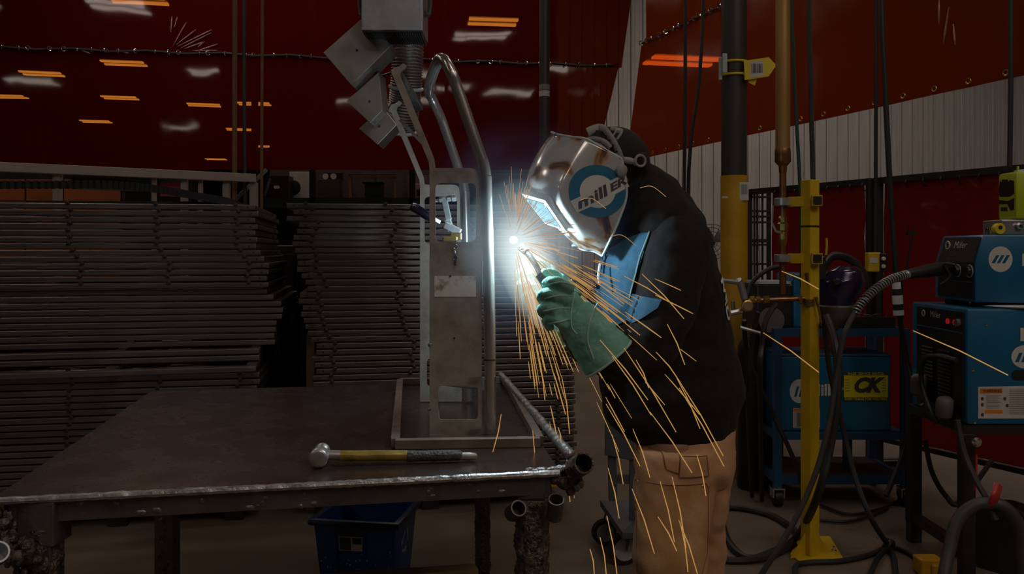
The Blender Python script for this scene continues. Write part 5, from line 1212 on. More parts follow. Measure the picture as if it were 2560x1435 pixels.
# feeder
e0 = 3.56; ex0 = M(2438 - CX, e0); ez0, ez1 = P(2450, 756, e0).z, P(2450, 587, e0).z; ey1 = 3.9
sl = .035
fd = thing('wire_feeder', 'blue wire feeder with black control panel on top of the power source', 'wire feeder', (ex0 + .3, e0 + .15, ez0))
b = B(); prof_ = [(ex0, ez0), (ex0 + .64, ez0), (ex0 + .64, ez1), (ex0 + sl, ez1), (ex0, lerp(ez0, ez1, .58))]
b.prism([V((x, e0, z)) for x, z in prof_], (0, ey1 - e0, 0)); b.build('case', 'machine_blue', fd, bevel=.008, smooth=True)
def ff(v, u, l=0.):      # v across the left face, u up it (bends at .58)
    x = ex0 if u <= .58 else ex0 + sl * (u - .58) / .42; return V((x - .002 - l, lerp(e0, ey1, v), lerp(ez0, ez1, u)))
for u0, u1 in ((.05, .575), (.585, .97)):
    b = B(); b.prism([ff(.03, u0), ff(.88, u0), ff(.88, u1), ff(.03, u1)], (-.004, 0, 0)); b.build('control_panel', 'panel_black', fd)
text('lettering', 'Miller', ff(.42, .85, .006), -Y_, V((sl, 0, .12)), .045, 'cream_print', fd, lift=.001)
b = B(); b.ring(ff(.74, .85, .006), X_, .017, .004, 18, 5); b.build('logo_ring', 'cream_print', fd)
text('lettering', '22A', ff(.55, .72, .006), -Y_, V((sl, 0, .12)), .03, 'gray_plastic', fd, lift=.001)
text('lettering', 'Wire Feeder', ff(.55, .64, .006), -Y_, V((sl, 0, .12)), .015, 'gray_plastic', fd, lift=.001)
for v in (.36, .08): b = B(); b.lathe([(.026, 0), (.026, .004), (.02, .005), (.018, .018)], ff(v, .46, .004), -X_, 20); b.build('knob', 'black_plastic', fd, smooth=True, ang=35); b = B(); b.ring(ff(v, .46, .008), X_, .026, .0025, 20, 5); b.build('knob_ring', 'strap_grey', fd)
b = B(); b.bx(V((ex0 - .007, e0 + .02, lerp(ez0, ez1, .29))), V((ex0 - .002, e0 + .18, lerp(ez0, ez1, .305)))); b.build('blue_stripe', 'machine_blue', fd)
def fs_(px, py, l=.001): p = P(px, py, e0); return V((p.x, e0 - l, p.z))
n = 32; b = B(); b.add([fs_(2501 + 30 * math.cos(2 * PI * k / n), 648 + 32 * math.sin(2 * PI * k / n)) for k in range(n)], [tuple(range(n))]); lg = b.build('logo_disc', 'cream_print', fd, fix=False)
for k in range(3): xx = 2478 + k * 13; b = B(); b.add([fs_(xx, 658, .002), fs_(xx + 8, 658, .002), fs_(xx + 20, 638, .002), fs_(xx + 12, 638, .002)], [(0, 1, 2, 3)]); b.build('logo_stripe', 'machine_blue', lg, fix=False)
text('lettering', 'Miller', fs_(2600, 651), X_, Z_, .068, 'cream_print', fd, off=.003)
for x, y in ((ex0 + .07, e0 + .06), (ex0 + .07, ey1 - .06), (ex0 + .55, e0 + .06), (ex0 + .55, ey1 - .06)): b = B(); b.bx((x - .04, y - .03, mz1 + .001), (x + .04, y + .03, ez0)); b.build('foot', 'black_rubber', fd, bevel=.003)
# torch lead: gun connector, spring strain relief, hose to the floor
tl = thing('torch_lead', 'black torch lead with spring strain relief plugged into the wire feeder', 'cable', P(2270, 690, 3.66))
b = B(); q0, q1 = P(2372, 668, 3.74), P(2268, 686, 3.62); b.tube([q0, lerp(q0, q1, .25), lerp(q0, q1, .5), lerp(q0, q1, .9), q1], [.024, .03, .03, .022, .018], 14); b.build('plug', 'black_plastic', tl, smooth=True)
hpth = cat([P(2268, 686, 3.62), P(2225, 700, 3.57), P(2180, 730, 3.54), P(2142, 775, 3.52), P(2110, 840, 3.5), P(2092, 930, 3.5), P(2072, 1060, 3.48), P(2040, 1180, 3.45), P(1990, 1295, 3.42), P(1930, 1395, 3.4), fz(1880, 1470)], 8)
b = B(); b.tube(hpth, .0115, 10); b.build('hose', 'dark_rubber', tl, smooth=True)
sp = []; seg = hpth[:26]
for i in range(26 * 9):
    t = i / (26 * 9 - 1); p = interp(seg, t); tt_ = (interp(seg, min(1, t + .02)) - interp(seg, max(0, t - .02))).normalized(); u_ = tt_.orthogonal().normalized(); v_ = tt_.cross(u_); a = i * 2 * PI / 9
    sp.append(p + (u_ * math.cos(a) + v_ * math.sin(a)) * .017)
b = B(); b.tube(sp, .0034, 5); b.build('spring', 'zinc', tl, smooth=True)
b = B(); b.tube(cat([ff(.3, .55, .03), P(2360, 660, 3.68), P(2375, 690, 3.68), P(2350, 712, 3.68)], 6), .006, 8); b.build('loop_wire', 'black_rubber', tl, smooth=True)
hk = thing('hook_rod', 'thin dark rod with forked top standing before the red screen', 'rod', P(2260, 700, 4.3))
b = B(); b.tube(cat([P(2281, 590, 4.3), P(2275, 620, 4.3), P(2266, 680, 4.3), P(2255, 750, 4.3), V((2.02, 4.3, .0))], 6), .006, 6); b.build('rod', 'black_metal', hk, smooth=True)
b = B(); b.box(P(2277, 583, 4.3), (.04, .02, .02)); b.bx(P(2270, 578, 4.3), P(2272, 566, 4.3) + V((.002, .008, 0))); b.bx(P(2284, 578, 4.3), P(2286, 566, 4.3) + V((.002, .008, 0))); b.build('fork', 'black_metal', hk)
# things on top of the feeder
jr = thing('jobsite_radio', 'lime green and black jobsite charger box on top of the wire feeder', 'radio', P(2540, 540, 3.65))
jx0, jx1 = M(2540 - CX, 3.62), M(2540 - CX, 3.62) + .26; jz0, jz1 = P(2520, 548, 3.62).z, P(2520, 428, 3.62).z
b = B(); b.bx((jx0, 3.62, jz0), (jx1, 3.755, jz1)); b.build('case', 'lime_plastic', jr, bevel=.012, smooth=True)
def jq(px, py, l=.002): y_ = jx0 * FPX / (px - CX); return V((jx0 - l, y_, P(px, py, y_).z))
for poly in ([(2500, 452), (2505, 456), (2520, 456), (2526, 450), (2535, 452), (2536, 484), (2524, 492), (2502, 492), (2498, 486)], [(2498, 500), (2520, 503), (2536, 495), (2535, 525), (2527, 527), (2519, 510), (2498, 510)], [(2503, 518), (2518, 518), (2519, 528), (2503, 528)], [(2505, 449), (2520, 449), (2520, 456), (2505, 456)]):
    b = B(); b.prism([jq(*q) for q in poly], (.004, 0, 0)); b.build('grille', 'panel_black', jr)
b = B(); b.bx((jx0 + .05, 3.66, jz1), (jx0 + .09, 3.7, jz1 + .012)); b.bx((jx0 + .02, 3.64, jz1 - .002), (jx0 + .045, 3.67, jz1 + .008)); b.build('top_clip', 'cream_print', jr, bevel=.002)
b = B(); b.bx((jx0 + .055, 3.7, jz1), (jx0 + .062, 3.71, jz1 + .03)); b.build('latch', 'lime_plastic', jr)
hose('hanging_cable', 'black cable hanging above the lime green charger box', [*DROP(2527, 3.7), P(2527, 200, 3.7), P(2524, 418, 3.7)], .011)
dr = thing('drive_motor', 'metal wire-drive block under the lime green box', 'motor', P(2530, 565, 3.65))
b = B(); b.bx((M(2508 - CX, 3.62), 3.63, ez1 + .002), (M(2508 - CX, 3.62) + .3, 3.78, jz0 - .001)); b.build('block', 'galvanized', dr, bevel=.004)
b = B(); b.lathe([(.016, 0), (.016, .008), (.008, .012)], P(2548, 565, 3.625), (0, -1, 0), 6); b.build('hex_bolt', 'chrome', dr)
tp = thing('tape_measure', 'small yellow and black tape measure on the wire feeder', 'tape measure', P(2496, 566, 3.6))
tpc = V((P(2496, 566, 3.6).x, 3.6, ez1 + .026)); b = B(); b.lathe([(.022, -.015), (.024, -.012), (.024, .012), (.022, .015)], tpc, (0, 1, 0), 20); b.build('case', 'tape_yellow', tp, smooth=True, ang=40)
b = B(); b.lathe([(.009, -.017), (.009, .0)], tpc + V((0, 0, .006)), (0, 1, 0), 14); b.build('hub', 'black_plastic', tp)
gf = thing('guide_fitting', 'small chrome guide fitting beside the yellow tape measure', 'fitting', P(2478, 565, 3.62))
b = B(); b.lathe([(.012, 0), (.012, .02), (.008, .02), (.008, .035)], V((P(2478, 565, 3.62).x, 3.64, ez1 + .001)), (0, 0, 1), 10); b.build('body', 'chrome', gf); b = B(); b.cyl(V((P(2472, 565, 3.62).x, 3.64, ez1 + .026)), V((P(2484, 565, 3.62).x, 3.64, ez1 + .026)), .007, 8); b.build('pin', 'black_metal', gf)
# cables coiled on the stand front, red strap, floor cables
rs = thing('cable_strap', 'red strap looped round the thick cable on the black stand', 'strap', P(2495, 1230, 3.3))
b = B(); b.tube(cat([P(2440, 1140, 3.46), P(2440, 1190, 3.4), P(2436, 1230, 3.36)], 5), .014, 8, flat=.35); b.build('strap', 'red_plastic', rs, smooth=True); b = B(); b.tube(cat([P(2478, 1270, 3.26), P(2488, 1240, 3.24), P(2496, 1212, 3.27)], 5), .018, 8, flat=.4); b.build('strap', 'red_plastic', rs, smooth=True)
b = B(); b.lathe([(.02, 0), (.02, .006), (.01, .01)], P(2441, 1105, 3.465), (0, -1, 0), 12); b.build('stud', 'chrome', rs)
hose('thick_cable', 'thick grey cable hung in an arch over the stand leg at right', [P(2355, 1470, 3.2), P(2372, 1380, 3.25), P(2395, 1300, 3.28), P(2440, 1262, 3.28), P(2500, 1262, 3.26), P(2540, 1300, 3.25), P(2556, 1360, 3.25), P(2562, 1470, 3.25)], .024, 'dark_rubber', k=8, n=12)
hose('boot_cable', 'dark cable curving from the nearer rubber boot to the floor', [P(2393, 1050, 3.42), P(2410, 1130, 3.4), P(2440, 1200, 3.35), P(2468, 1250, 3.3), P(2490, 1300, 3.27)], .012, 'dark_rubber')
hose('boot_cable', 'dark cable sagging from the farther rubber boot behind the stand leg', [P(2305, 1010, 3.75), P(2330, 1040, 3.75), P(2355, 1050, 3.7), P(2372, 1020, 3.6)], .011, 'dark_rubber')
hose('floor_cable', 'black cable sagging between the stand legs', [P(2312, 1100, 3.9), P(2330, 1180, 3.9), P(2365, 1240, 3.9), P(2400, 1255, 3.9), P(2480, 1150, 4.2)], .012)
wsp = thing('wire_spool', 'copper welding wire spool low at the right edge', 'spool', P(2500, 1340, 3.55))
cc_ = P(2520, 1350, 3.62)
b = B(); b.lathe([(.045, -.05), (.13, -.05), (.13, -.045), (.11, -.045), (.11, .045), (.13, .045), (.13, .05), (.045, .05)], cc_, V((-.75, -.6, 0)), 28); b.build('wire_winding', 'copper', wsp, smooth=True, ang=40)
b = B(); b.lathe([(.16, -.06), (.16, -.052)], cc_, V((-.75, -.6, 0)), 28); b.lathe([(.16, .052), (.16, .06)], cc_, V((-.75, -.6, 0)), 28); b.build('flange', 'black_plastic', wsp, smooth=True, ang=35)
b = B(); b.box(V((cc_.x, cc_.y, (cc_.z - .165) / 2)), (.1, .12, cc_.z - .165)); b.build('pedestal', 'black_metal', wsp)
for i, (pts, lab) in enumerate((
    ([fz(1800, 1268), fz(1860, 1272), fz(1930, 1290), fz(1985, 1325), fz(1998, 1345)], 'black floor cable curving towards the yellow post base'),
    ([fz(1806, 1310), fz(1825, 1360), fz(1870, 1395), fz(1930, 1380), fz(1990, 1345), P(2040, 1250, 3.6), P(2075, 1120, 3.6), P(2095, 980, 3.6), P(2088, 860, 3.65), P(2066, 790, 3.75)], 'black cable looping off the floor up past the yellow post'),
    ([fz(1790, 1398), fz(1850, 1402), fz(1920, 1392), fz(1985, 1360)], 'black cable lying nearest the camera beside the welder'),
    ([P(2060, 800, 3.78), P(2075, 930, 3.78), P(2110, 1080, 3.8), P(2140, 1200, 3.72), P(2180, 1300, 3.62), fz(2222, 1365)], 'black cable slanting from the manifold to the knot on the floor'),
    ([fz(2222, 1365), fz(2170, 1388), fz(2100, 1402), fz(2020, 1406), fz(1990, 1415), fz(1990, 1445)], 'black cable running from the floor knot to the post base'),
    ([fz(2222, 1365), fz(2260, 1375), fz(2300, 1400), fz(2340, 1425)], 'black cable running right from the floor knot'),
    ([fz(2222, 1365), fz(2235, 1395), fz(2240, 1450)], 'short black cable dropping towards the camera from the floor knot'),
    ([fz(2222, 1368), fz(2195, 1395), fz(2170, 1450)], 'thin black cable fanning left of the floor knot'),
    ([fz(2050, 1262), fz(2120, 1285), fz(2190, 1275), fz(2250, 1250)], 'thin cable on the floor under the blue cart'),
    ([fz(2050, 1300), fz(2130, 1302), fz(2220, 1270)], 'second thin cable on the floor before the blue cart'),
    ([P(1860, 800, 3.9), P(1872, 900, 4.), P(1930, 1030, 4.1), P(1985, 1150, 4.1), fz(2010, 1230)], 'black cable sagging left of the yellow post'),
    ([P(1895, 780, 3.85), P(1880, 860, 3.9), P(1870, 990, 4.), fz(1880, 1240)], 'black hose dropping from the gas gauge'),
    ([P(1866, 745, 4.1), P(1885, 700, 4.1), P(1925, 672, 4.1), P(1960, 665, 4.1)], 'curved grey hose behind the copper pipe'),
    ([P(1940, 760, 3.78), P(1915, 800, 3.75), P(1905, 860, 3.75), P(1900, 960, 3.8), fz(1905, 1250)], 'black hose hanging in front of the wire spool'))):
    hose('floor_cable' if i < 10 else 'gas_hose', lab, pts, (.017 if i in (0, 1, 2) else .012) if i not in (8, 9) else .008)
kn = B()
for k in range(3): kn.ring(fz(2222, 1363, .03), V((random.uniform(-1, 1), random.uniform(-1, 1), .4)), .022, .011, 14, 8)
o = kn.build('cable_knot', 'black_rubber', None, smooth=True); tag(o, 'knot where several black cables cross on the floor', 'cable knot')

# grey trolley behind the welder
gt = thing('equipment_trolley', 'grey trolley on swivel casters half hidden behind the welder', 'trolley', V((.4, 3.8, 0)))
dg_ = 3.75
b = B(); b.prism([P(x, y, dg_) for x, y in ((1513, 1005), (1600, 1040), (1602, 1150), (1571, 1150), (1513, 1138))], (0, .02, 0)); b.build('side_panel', 'cart_grey', gt, bevel=.003)
b = B(); b.bar(P(1530, 1138, dg_ + .03), P(1532, 1250, dg_ + .03), .035, .035); b.bar(P(1582, 1130, dg_ + .02), P(1582, 1330, dg_ + .02), .02, .03, (1, 0, 0)); b.bar(P(1535, 1195, dg_ + .03), P(1590, 1198, dg_ + .03), .03, .04); b.build('frame', 'cart_grey', gt)
b = B(); b.prism([P(1500, 1250, 4.0), P(1555, 1330, 3.6), P(1640, 1330, 3.6), P(1640, 1250, 4.1)], (0, 0, -.03)); b.build('deck', 'cart_grey', gt, bevel=.003)
for px, py, rr_, dd in ((1510, 1301, 31, 3.95), (1560, 1360, 40, 3.7)):
    R_ = M(rr_, dd); c0 = P(px, py, dd); c0.z = R_ + .001
    ax_ = V((.25, -1, 0)).normalized()
    b = B(); b.lathe([(R_ * .72, -.016), (R_, -.014), (R_, .014), (R_ * .72, .016)], c0, ax_, 26, True); cw_ = b.build('caster_wheel', 'black_rubber', gt, smooth=True, ang=35)
    b = B(); b.lathe([(R_ * .72, .0162), (R_ * .72, .018), (R_ * .4, .02), (R_ * .14, .021), (R_ * .12, .026)], c0, ax_, 26); b.build('hub', 'wheel_grey', cw_, smooth=True, ang=40)
    b = B(); b.bar(c0 + ax_ * .03, c0 + ax_ * .03 + V((.02, 0, R_ + .03)), .02, .005); b.bar(c0 - ax_ * .03, c0 - ax_ * .03 + V((.02, 0, R_ + .03)), .02, .005); b.build('fork', 'cart_grey', cw_)
# wood block standing between the stacks
b = B(); b.bx((M(764 - CX, 4.45), 4.46, 0), (M(786 - CX, 4.45), 4.5, P(770, 835, 4.45).z)); o = b.build('timber_prop', 'cardboard', None, bevel=.004); tag(o, 'short pale timber prop standing between the two frame stacks', 'timber')
# ------------------------------------------------------------------ fume extraction head overhead
fe = thing('fume_extractor', 'galvanized fume extractor box hanging above the welding jig', 'fume extractor', P(978, 40, 3.2))
de = 3.2; ex_0, ex_1 = M(903 - CX, de), M(1057 - CX, de); ez_0 = P(980, 76, de).z
b = B(); b.bx((ex_0, de, ez_0), (ex_1, de + .2, 2.75)); b.build('box', 'galvanized', fe, bevel=.004)
b = B(); b.bx((ex_0 + .004, de + .004, ez_0 - .006), (ex_1 - .004, de + .19, ez_0)); gr = b.build('intake_frame', 'black_metal', fe)
for k in range(26): x = lerp(ex_0 + .014, ex_1 - .006, k / 25); b = B(); b.box((x, de + .1, ez_0 - .009), (.003, .17, .006)); b.build('fin', 'cart_grey', gr)
for s_ in (0, 1):
    b = B(); b.tube(cat([V((ex_0 if s_ == 0 else ex_1, de + .05, ez_0 + .08)), V(((ex_0 - .02) if s_ == 0 else ex_1 + .02, de + .08, ez_0 + .12)), V(((ex_0 - .05) if s_ == 0 else ex_1 + .02, de + .1, 2.75))], 5), .009, 8); b.build('hanger_wire', 'dark_rubber', fe, smooth=True)
b = B(); b.cyl((ex_0 + .12, de + .15, 2.75), (ex_0 + .12, de + .15, CEIL), .05, 16); b.build('hanger_pipe', 'galvanized', fe, smooth=True)
dcx = thing('flexible_duct', 'ribbed flexible duct hose hanging behind the extractor box', 'duct', P(1015, 220, 3.6))
dpth = cat([P(1020, 60, 3.62), P(1018, 160, 3.62), P(1012, 250, 3.66), P(1000, 330, 3.72)], 14)
b = B(); n_ = len(dpth) * 4; pts = [interp(dpth, i / (n_ - 1)) for i in range(n_)]
b.tube(pts, [.066 + (.004 if i % 4 < 2 else -.003) for i in range(n_)], 20); b.build('hose', 'flex_duct', dcx, smooth=True, ang=180)
for t in (.55, .95):
    p = interp(dpth, t); q = interp(dpth, t - .03); b = B(); b.ring(p, p - q, .07, .008, 24, 6); b.build('hose_band', 'wheel_grey', dcx, smooth=True)
b = B(); b.cyl(P(1020, 60, 3.62), P(1020, -300, 3.62), .06, 18); b.build('upper_pipe', 'galvanized', dcx, smooth=True)
# three square sheet-metal boxes hung corner-down
pad = [([(808, 131), (902, 48), (980, 112), (879, 214)], 'largest, topmost of three diamond-hung sheet metal boxes under the extractor', 3.3),
       ([(866, 252), (947, 180), (957, 275), (925, 308)], 'middle of three diamond-hung sheet metal boxes beside the duct', 3.36),
       ([(897, 321), (958, 268), (992, 312), (944, 362)], 'smallest, lowest of three diamond-hung sheet metal boxes beside the duct', 3.42)]
for k, (poly, lab, dd) in enumerate(pad):
    t = thing('sheet_metal_box', lab, 'metal box', P(sum(p[0] for p in poly) / 4, sum(p[1] for p in poly) / 4, dd), 'diamond-hung sheet metal boxes')
    q = [P(x, y, dd) for x, y in poly]
    b = B(); b.prism(q, (.012, .12 - .02 * k, -.008)); b.build('box', 'paddle_steel', t, bevel=.002)
    c0 = sum(q, V((0, 0, 0))) / 4; b = B(); b.lathe([(.005, 0), (.005, .003)], c0, (0, -1, 0), 10); b.build('rivet', 'black_bolt', t)
    b = B(); b.bar(q[1] + V((-.01, .05, -.01)), V((M(985 - CX, 3.6), 3.6, q[1].z + .05)), .01, .01); b.build('bracket', 'black_metal', t)
# dark pipe and copper poles before the back curtain
def pole(name, label, px0, px1, d, r, mat, zb_=0.):
    b = B(); p, q = P(px1, 640, d), P(px0, 0, d); dirn = (q - p); p2 = p + dirn * ((zb_ - p.z) / dirn.z); q2 = p + dirn * ((CEIL - p.z) / dirn.z)
    b.cyl(p2, q2, r, 14); o = b.build(name, mat, None, smooth=True); return tag(o, label, 'pole')
pl_ = thing('conduit_pole', 'dark vertical pipe with a paper tag before the red curtain', 'pole', V((M(1362 - CX, 8.5), 8.5, 0)))
b = B(); b.cyl((M(1361 - CX, 8.5), 8.5, 0), (M(1361 - CX, 8.5), 8.5, CEIL), .053, 16); b.build('pipe', 'brown_paint', pl_, smooth=True)
b = B(); b.lathe([(.0545, P(0, 242, 8.5).z), (.0545, P(0, 228, 8.5).z)], (M(1361 - CX, 8.5), 8.5, 0), (0, 0, 1), 16); b.build('paper_tag', 'label_white', pl_, smooth=True)
b = B(); b.lathe([(.0545, P(0, 226, 8.5).z), (.0545, P(0, 212, 8.5).z)], (M(1361 - CX, 8.5), 8.5, 0), (0, 0, 1), 16); b.build('paper_tag', 'label_grey', pl_, smooth=True)
pole('timber_pole', 'thicker tan vertical pole left of the black cable before the curtain', 587, 586, 7, .02, 'pole_brown')
pole('thin_pole', 'thin tan vertical pole right of the black cable before the curtain', 656, 653, 7, .013, 'pole_brown')
hose('hanging_cable', 'black cable hanging between the two tan poles', [*DROP(610, 7), P(611, 300, 7), P(613, 520, 7), V((M(613 - CX, 7), 7, .3))], .016)

# ------------------------------------------------------------------ white machine frame, chain carrier, and far racks seen under the curtain
wf_ = thing('white_gantry', 'white painted machine frame beam behind the left stack', 'machine frame', V((-2.6, 6.4, 0)))
A0 = P(-60, 415, 5.95); A1 = P(638, 446, 6.95); A1.z = A0.z
dirw = (A1 - A0).normalized()
b = B(); b.bar(A0, A1, .07, .068); b.build('beam', 'white_frame', wf_, bevel=.004)
def wpt(px): k = (px - CX) / FPX; t = (k * A0.y - A0.x) / (dirw.x - k * dirw.y); return A0 + dirw * t
for px, w__ in ((137, .05), (380, .03), (456, .045), (497, .03), (562, .05), (631, .055)):
    q = wpt(px) + V((0, .04, 0)); b = B(); b.bar(V((q.x, q.y, 0)), V((q.x, q.y, A0.z - .034)), w__, w__, (1, 0, 0)); b.build('post', 'white_frame', wf_)
q0, q1 = wpt(160), wpt(380); b = B(); b.bar(q0 + V((0, .1, -.09)), q1 + V((0, .1, -.09)), .02, .09); b.build('green_panel', 'green_panel', wf_)
q0, q1 = wpt(385), wpt(452); b = B(); b.bar(q0 + V((0, .12, -.11)), q1 + V((0, .12, -.11)), .02, .11); b.build('red_panel', 'red_plastic', wf_)
b = B(); b.bar(wpt(500) + V((0, .3, -.35)), wpt(640) + V((0, .3, .1)), .03, .03); b.build('brace', 'cabinet_grey', wf_)
osb = thing('orange_screen', 'low orange vinyl screen glimpsed under the white beam', 'screen', V((-4, 7.6, 0)))
for a, c in ((-60, 60), (66, 150), (160, 300)):
    b = B(); b.bx((M(a - CX, 7.6), 7.6, .6), (M(c - CX, 7.6), 7.61, P(0, 448, 7.6).z)); b.build('panel', 'orange_sheet', osb)
b = B(); b.bx((M(-70 - CX, 7.6), 7.62, .55), (M(310 - CX, 7.6), 7.66, .6)); b.build('rail', 'black_metal', osb)
for x in (-60, 300): b = B(); b.bx((M(x - CX, 7.6) - .02, 7.62, 0), (M(x - CX, 7.6) + .02, 7.66, P(0, 446, 7.6).z)); b.build('post', 'black_metal', osb)
cc2 = thing('cable_carrier', 'black link cable carrier chain curving down behind the left stack', 'cable chain', P(300, 460, 5.6))
cpts = cat([P(-40, 462, 5.5), P(120, 462, 5.55), P(280, 462, 5.6), P(400, 474, 5.65), P(500, 492, 5.7), P(575, 506, 5.75), P(620, 530, 5.8)], 10)
n_ = 58
lk = B(); lk.box((0, -.03, 0), (.026, .006, .05)); lk.box((0, .03, 0), (.026, .006, .05)); lk.box((0, 0, .022), (.012, .06, .006)); lk.box((0, 0, -.022), (.012, .06, .006)); lk = lk.mesh('link')
for i in range(n_):
    p = interp(cpts, i / (n_ - 1)); t_ = (interp(cpts, min(1, (i + 1) / (n_ - 1))) - interp(cpts, max(0, (i - 1) / (n_ - 1)))).normalized()
    o = link('link', lk, 'black_plastic', cc2); o.location = p - cc2.location; o.rotation_euler = (0, -math.asin(t_.z), math.atan2(t_.y, t_.x))
b = B(); b.bar(P(-60, 505, 5.4), P(560, 508, 5.8), .05, .02); b.build('support_tray', 'black_metal', cc2)
# storage rack far behind, seen in the strip between the stacks and the curtain
YR = 15.2
zr = P(900, 497, YR).z
rk2 = thing('storage_rack', 'dark pallet rack far behind the stacks, seen under the curtain', 'rack', V((-2.2, YR, 0)))
xr0, xr1 = M(640 - CX, YR), M(1330 - CX, YR)
b = B(); b.bx((xr0, YR - .3, zr - .12), (xr1, YR + .9, zr)); b.build('shelf', 'dark_green', rk2)
for px in (648, 790, 1035, 1330): x = M(px - CX, YR); b = B(); b.bx((x - .05, YR - .3, 0), (x + .05, YR - .22, CEIL - 1.5)); b.build('upright', 'black_metal', rk2)
b = B(); b.bx((xr0, YR + .85, zr), (xr1, YR + .9, zr + 1.3)); b.build('back_panel', 'cabinet_brown', rk2)
def shelfbox(name, label, cat_, x0, x1, y0, mat, dy=.5, yo=0., extra=None):
    t = thing(name, label, cat_, V((M((x0 + x1) / 2 - CX, YR), YR, zr)))
    b = B(); b.bx((M(x0 - CX, YR), YR + yo, zr), (M(x1 - CX, YR), YR + yo + dy, P(900, y0, YR).z)); b.build('body', mat, t, bevel=.01); return t
t = shelfbox('floor_fan', 'grey box machine with round dark fan on the far rack', 'fan unit', 712, 770, 425, 'white_siding', .3, .3)
c0 = P(734, 470, YR + .25); b = B(); b.lathe([(.13, 0), (.14, .04), (.1, .05)], c0, (0, -1, 0), 20); b.build('fan_grille', 'black_metal', t, smooth=True, ang=40)
t = shelfbox('bench_grinder', 'dark machine with two pale gauges at the left of the far rack', 'machine', 668, 725, 440, 'panel_black', .35, -.1)
for x in (689, 695): b = B(); b.lathe([(.03, 0), (.03, .02)], P(x, 468, YR - .1), (0, -1, 0), 12); b.build('gauge', 'white_print', t)
b = B(); b.bar(P(662, 490, YR - .12), P(676, 445, YR - .12), .04, .04); b.build('strut', 'cabinet_grey', t)
shelfbox('carton', 'brown carton on the far rack', 'carton', 793, 848, 448, 'cabinet_brown')
t = shelfbox('tool_cabinet', 'dark cabinet with two pale dials above the brown carton', 'cabinet', 791, 850, 424, 'black_metal', .3, .55)
for x in (814, 834): b = B(); b.lathe([(.055, 0), (.055, .02)], P(x, 441, YR + .5), (0, -1, 0), 16); b.build('dial', 'cream_print', t)
t = thing('framed_opening', 'grey framed opening with tan inner trim on the far rack', 'frame', V((M(930 - CX, YR), YR, zr)))
for a, c, z0_, z1_, mt, yo in ((858, 872, 499, 427, 'cabinet_grey', 0), (872, 877, 499, 440, 'wood_trim', .02), (990, 1005, 499, 430, 'cabinet_grey', 0), (985, 991, 499, 440, 'wood_trim', .02)):
    b = B(); b.bx((M(a - CX, YR), YR + yo, P(0, z0_, YR).z), (M(c - CX, YR), YR + yo + .1, P(0, z1_, YR).z)); b.build('jamb', mt, t)
b = B(); b.bx((M(872 - CX, YR), YR, P(0, 436, YR).z), (M(990 - CX, YR), YR + .1, P(0, 428, YR).z)); b.build('header', 'cabinet_grey', t)
b = B(); b.bx((M(880 - CX, YR), YR + .02, P(0, 445, YR).z), (M(988 - CX, YR), YR + .1, P(0, 441, YR).z)); b.build('trim', 'wood_trim', t)
t = shelfbox('green_bin', 'dark green lidded bin inside the far framed opening', 'bin', 907, 950, 456, 'dark_green', .3, .2)
b = B(); b.bx((M(900 - CX, YR), YR + .18, P(0, 456, YR).z), (M(952 - CX, YR), YR + .52, P(0, 451, YR).z)); b.build('lid', 'dark_green', t, bevel=.01)
b = B(); b.bx((M(930 - CX, YR), YR + .3, P(0, 451, YR).z), (M(935 - CX, YR), YR + .33, P(0, 420, YR).z)); b.build('handle', 'green_panel', t)
t = shelfbox('white_carton', 'pale carton with a small label at the right of the far rack', 'carton', 1032, 1065, 459, 'white_frame')
b = B(); b.bx((M(1042 - CX, YR), YR - .01, P(0, 490, YR).z), (M(1054 - CX, YR), YR, P(0, 474, YR).z)); b.build('label', 'panel_black', t)
shelfbox('metal_locker', 'blue-grey locker behind the right end of the far rack', 'locker', 1010, 1068, 432, 'cabinet_grey', .3, .5)
shelfbox('metal_locker', 'wide blue-grey locker seen beside the bright arc', 'locker', 1230, 1330, 428, 'cabinet_grey', .3, .5)

gap_box = thing('gap_darkener', 'added black box darkening the gap between the stacks', 'cabinet', V((-1.5, 5.9, 0)))  # added black box, keeps the gap behind the stacks as dark as shade
b = B(); b.bx((-2.2, 5.75, .02), (-.75, 6.2, 1.42)); b.build('body', 'black_metal', gap_box, bevel=.01)
for k in range(2): b = B(); b.bx((-2.15 + k * .7, 5.73, .08), (-1.49 + k * .7, 5.75, 1.36)); b.build('box_face', 'panel_black', gap_box, bevel=.004)
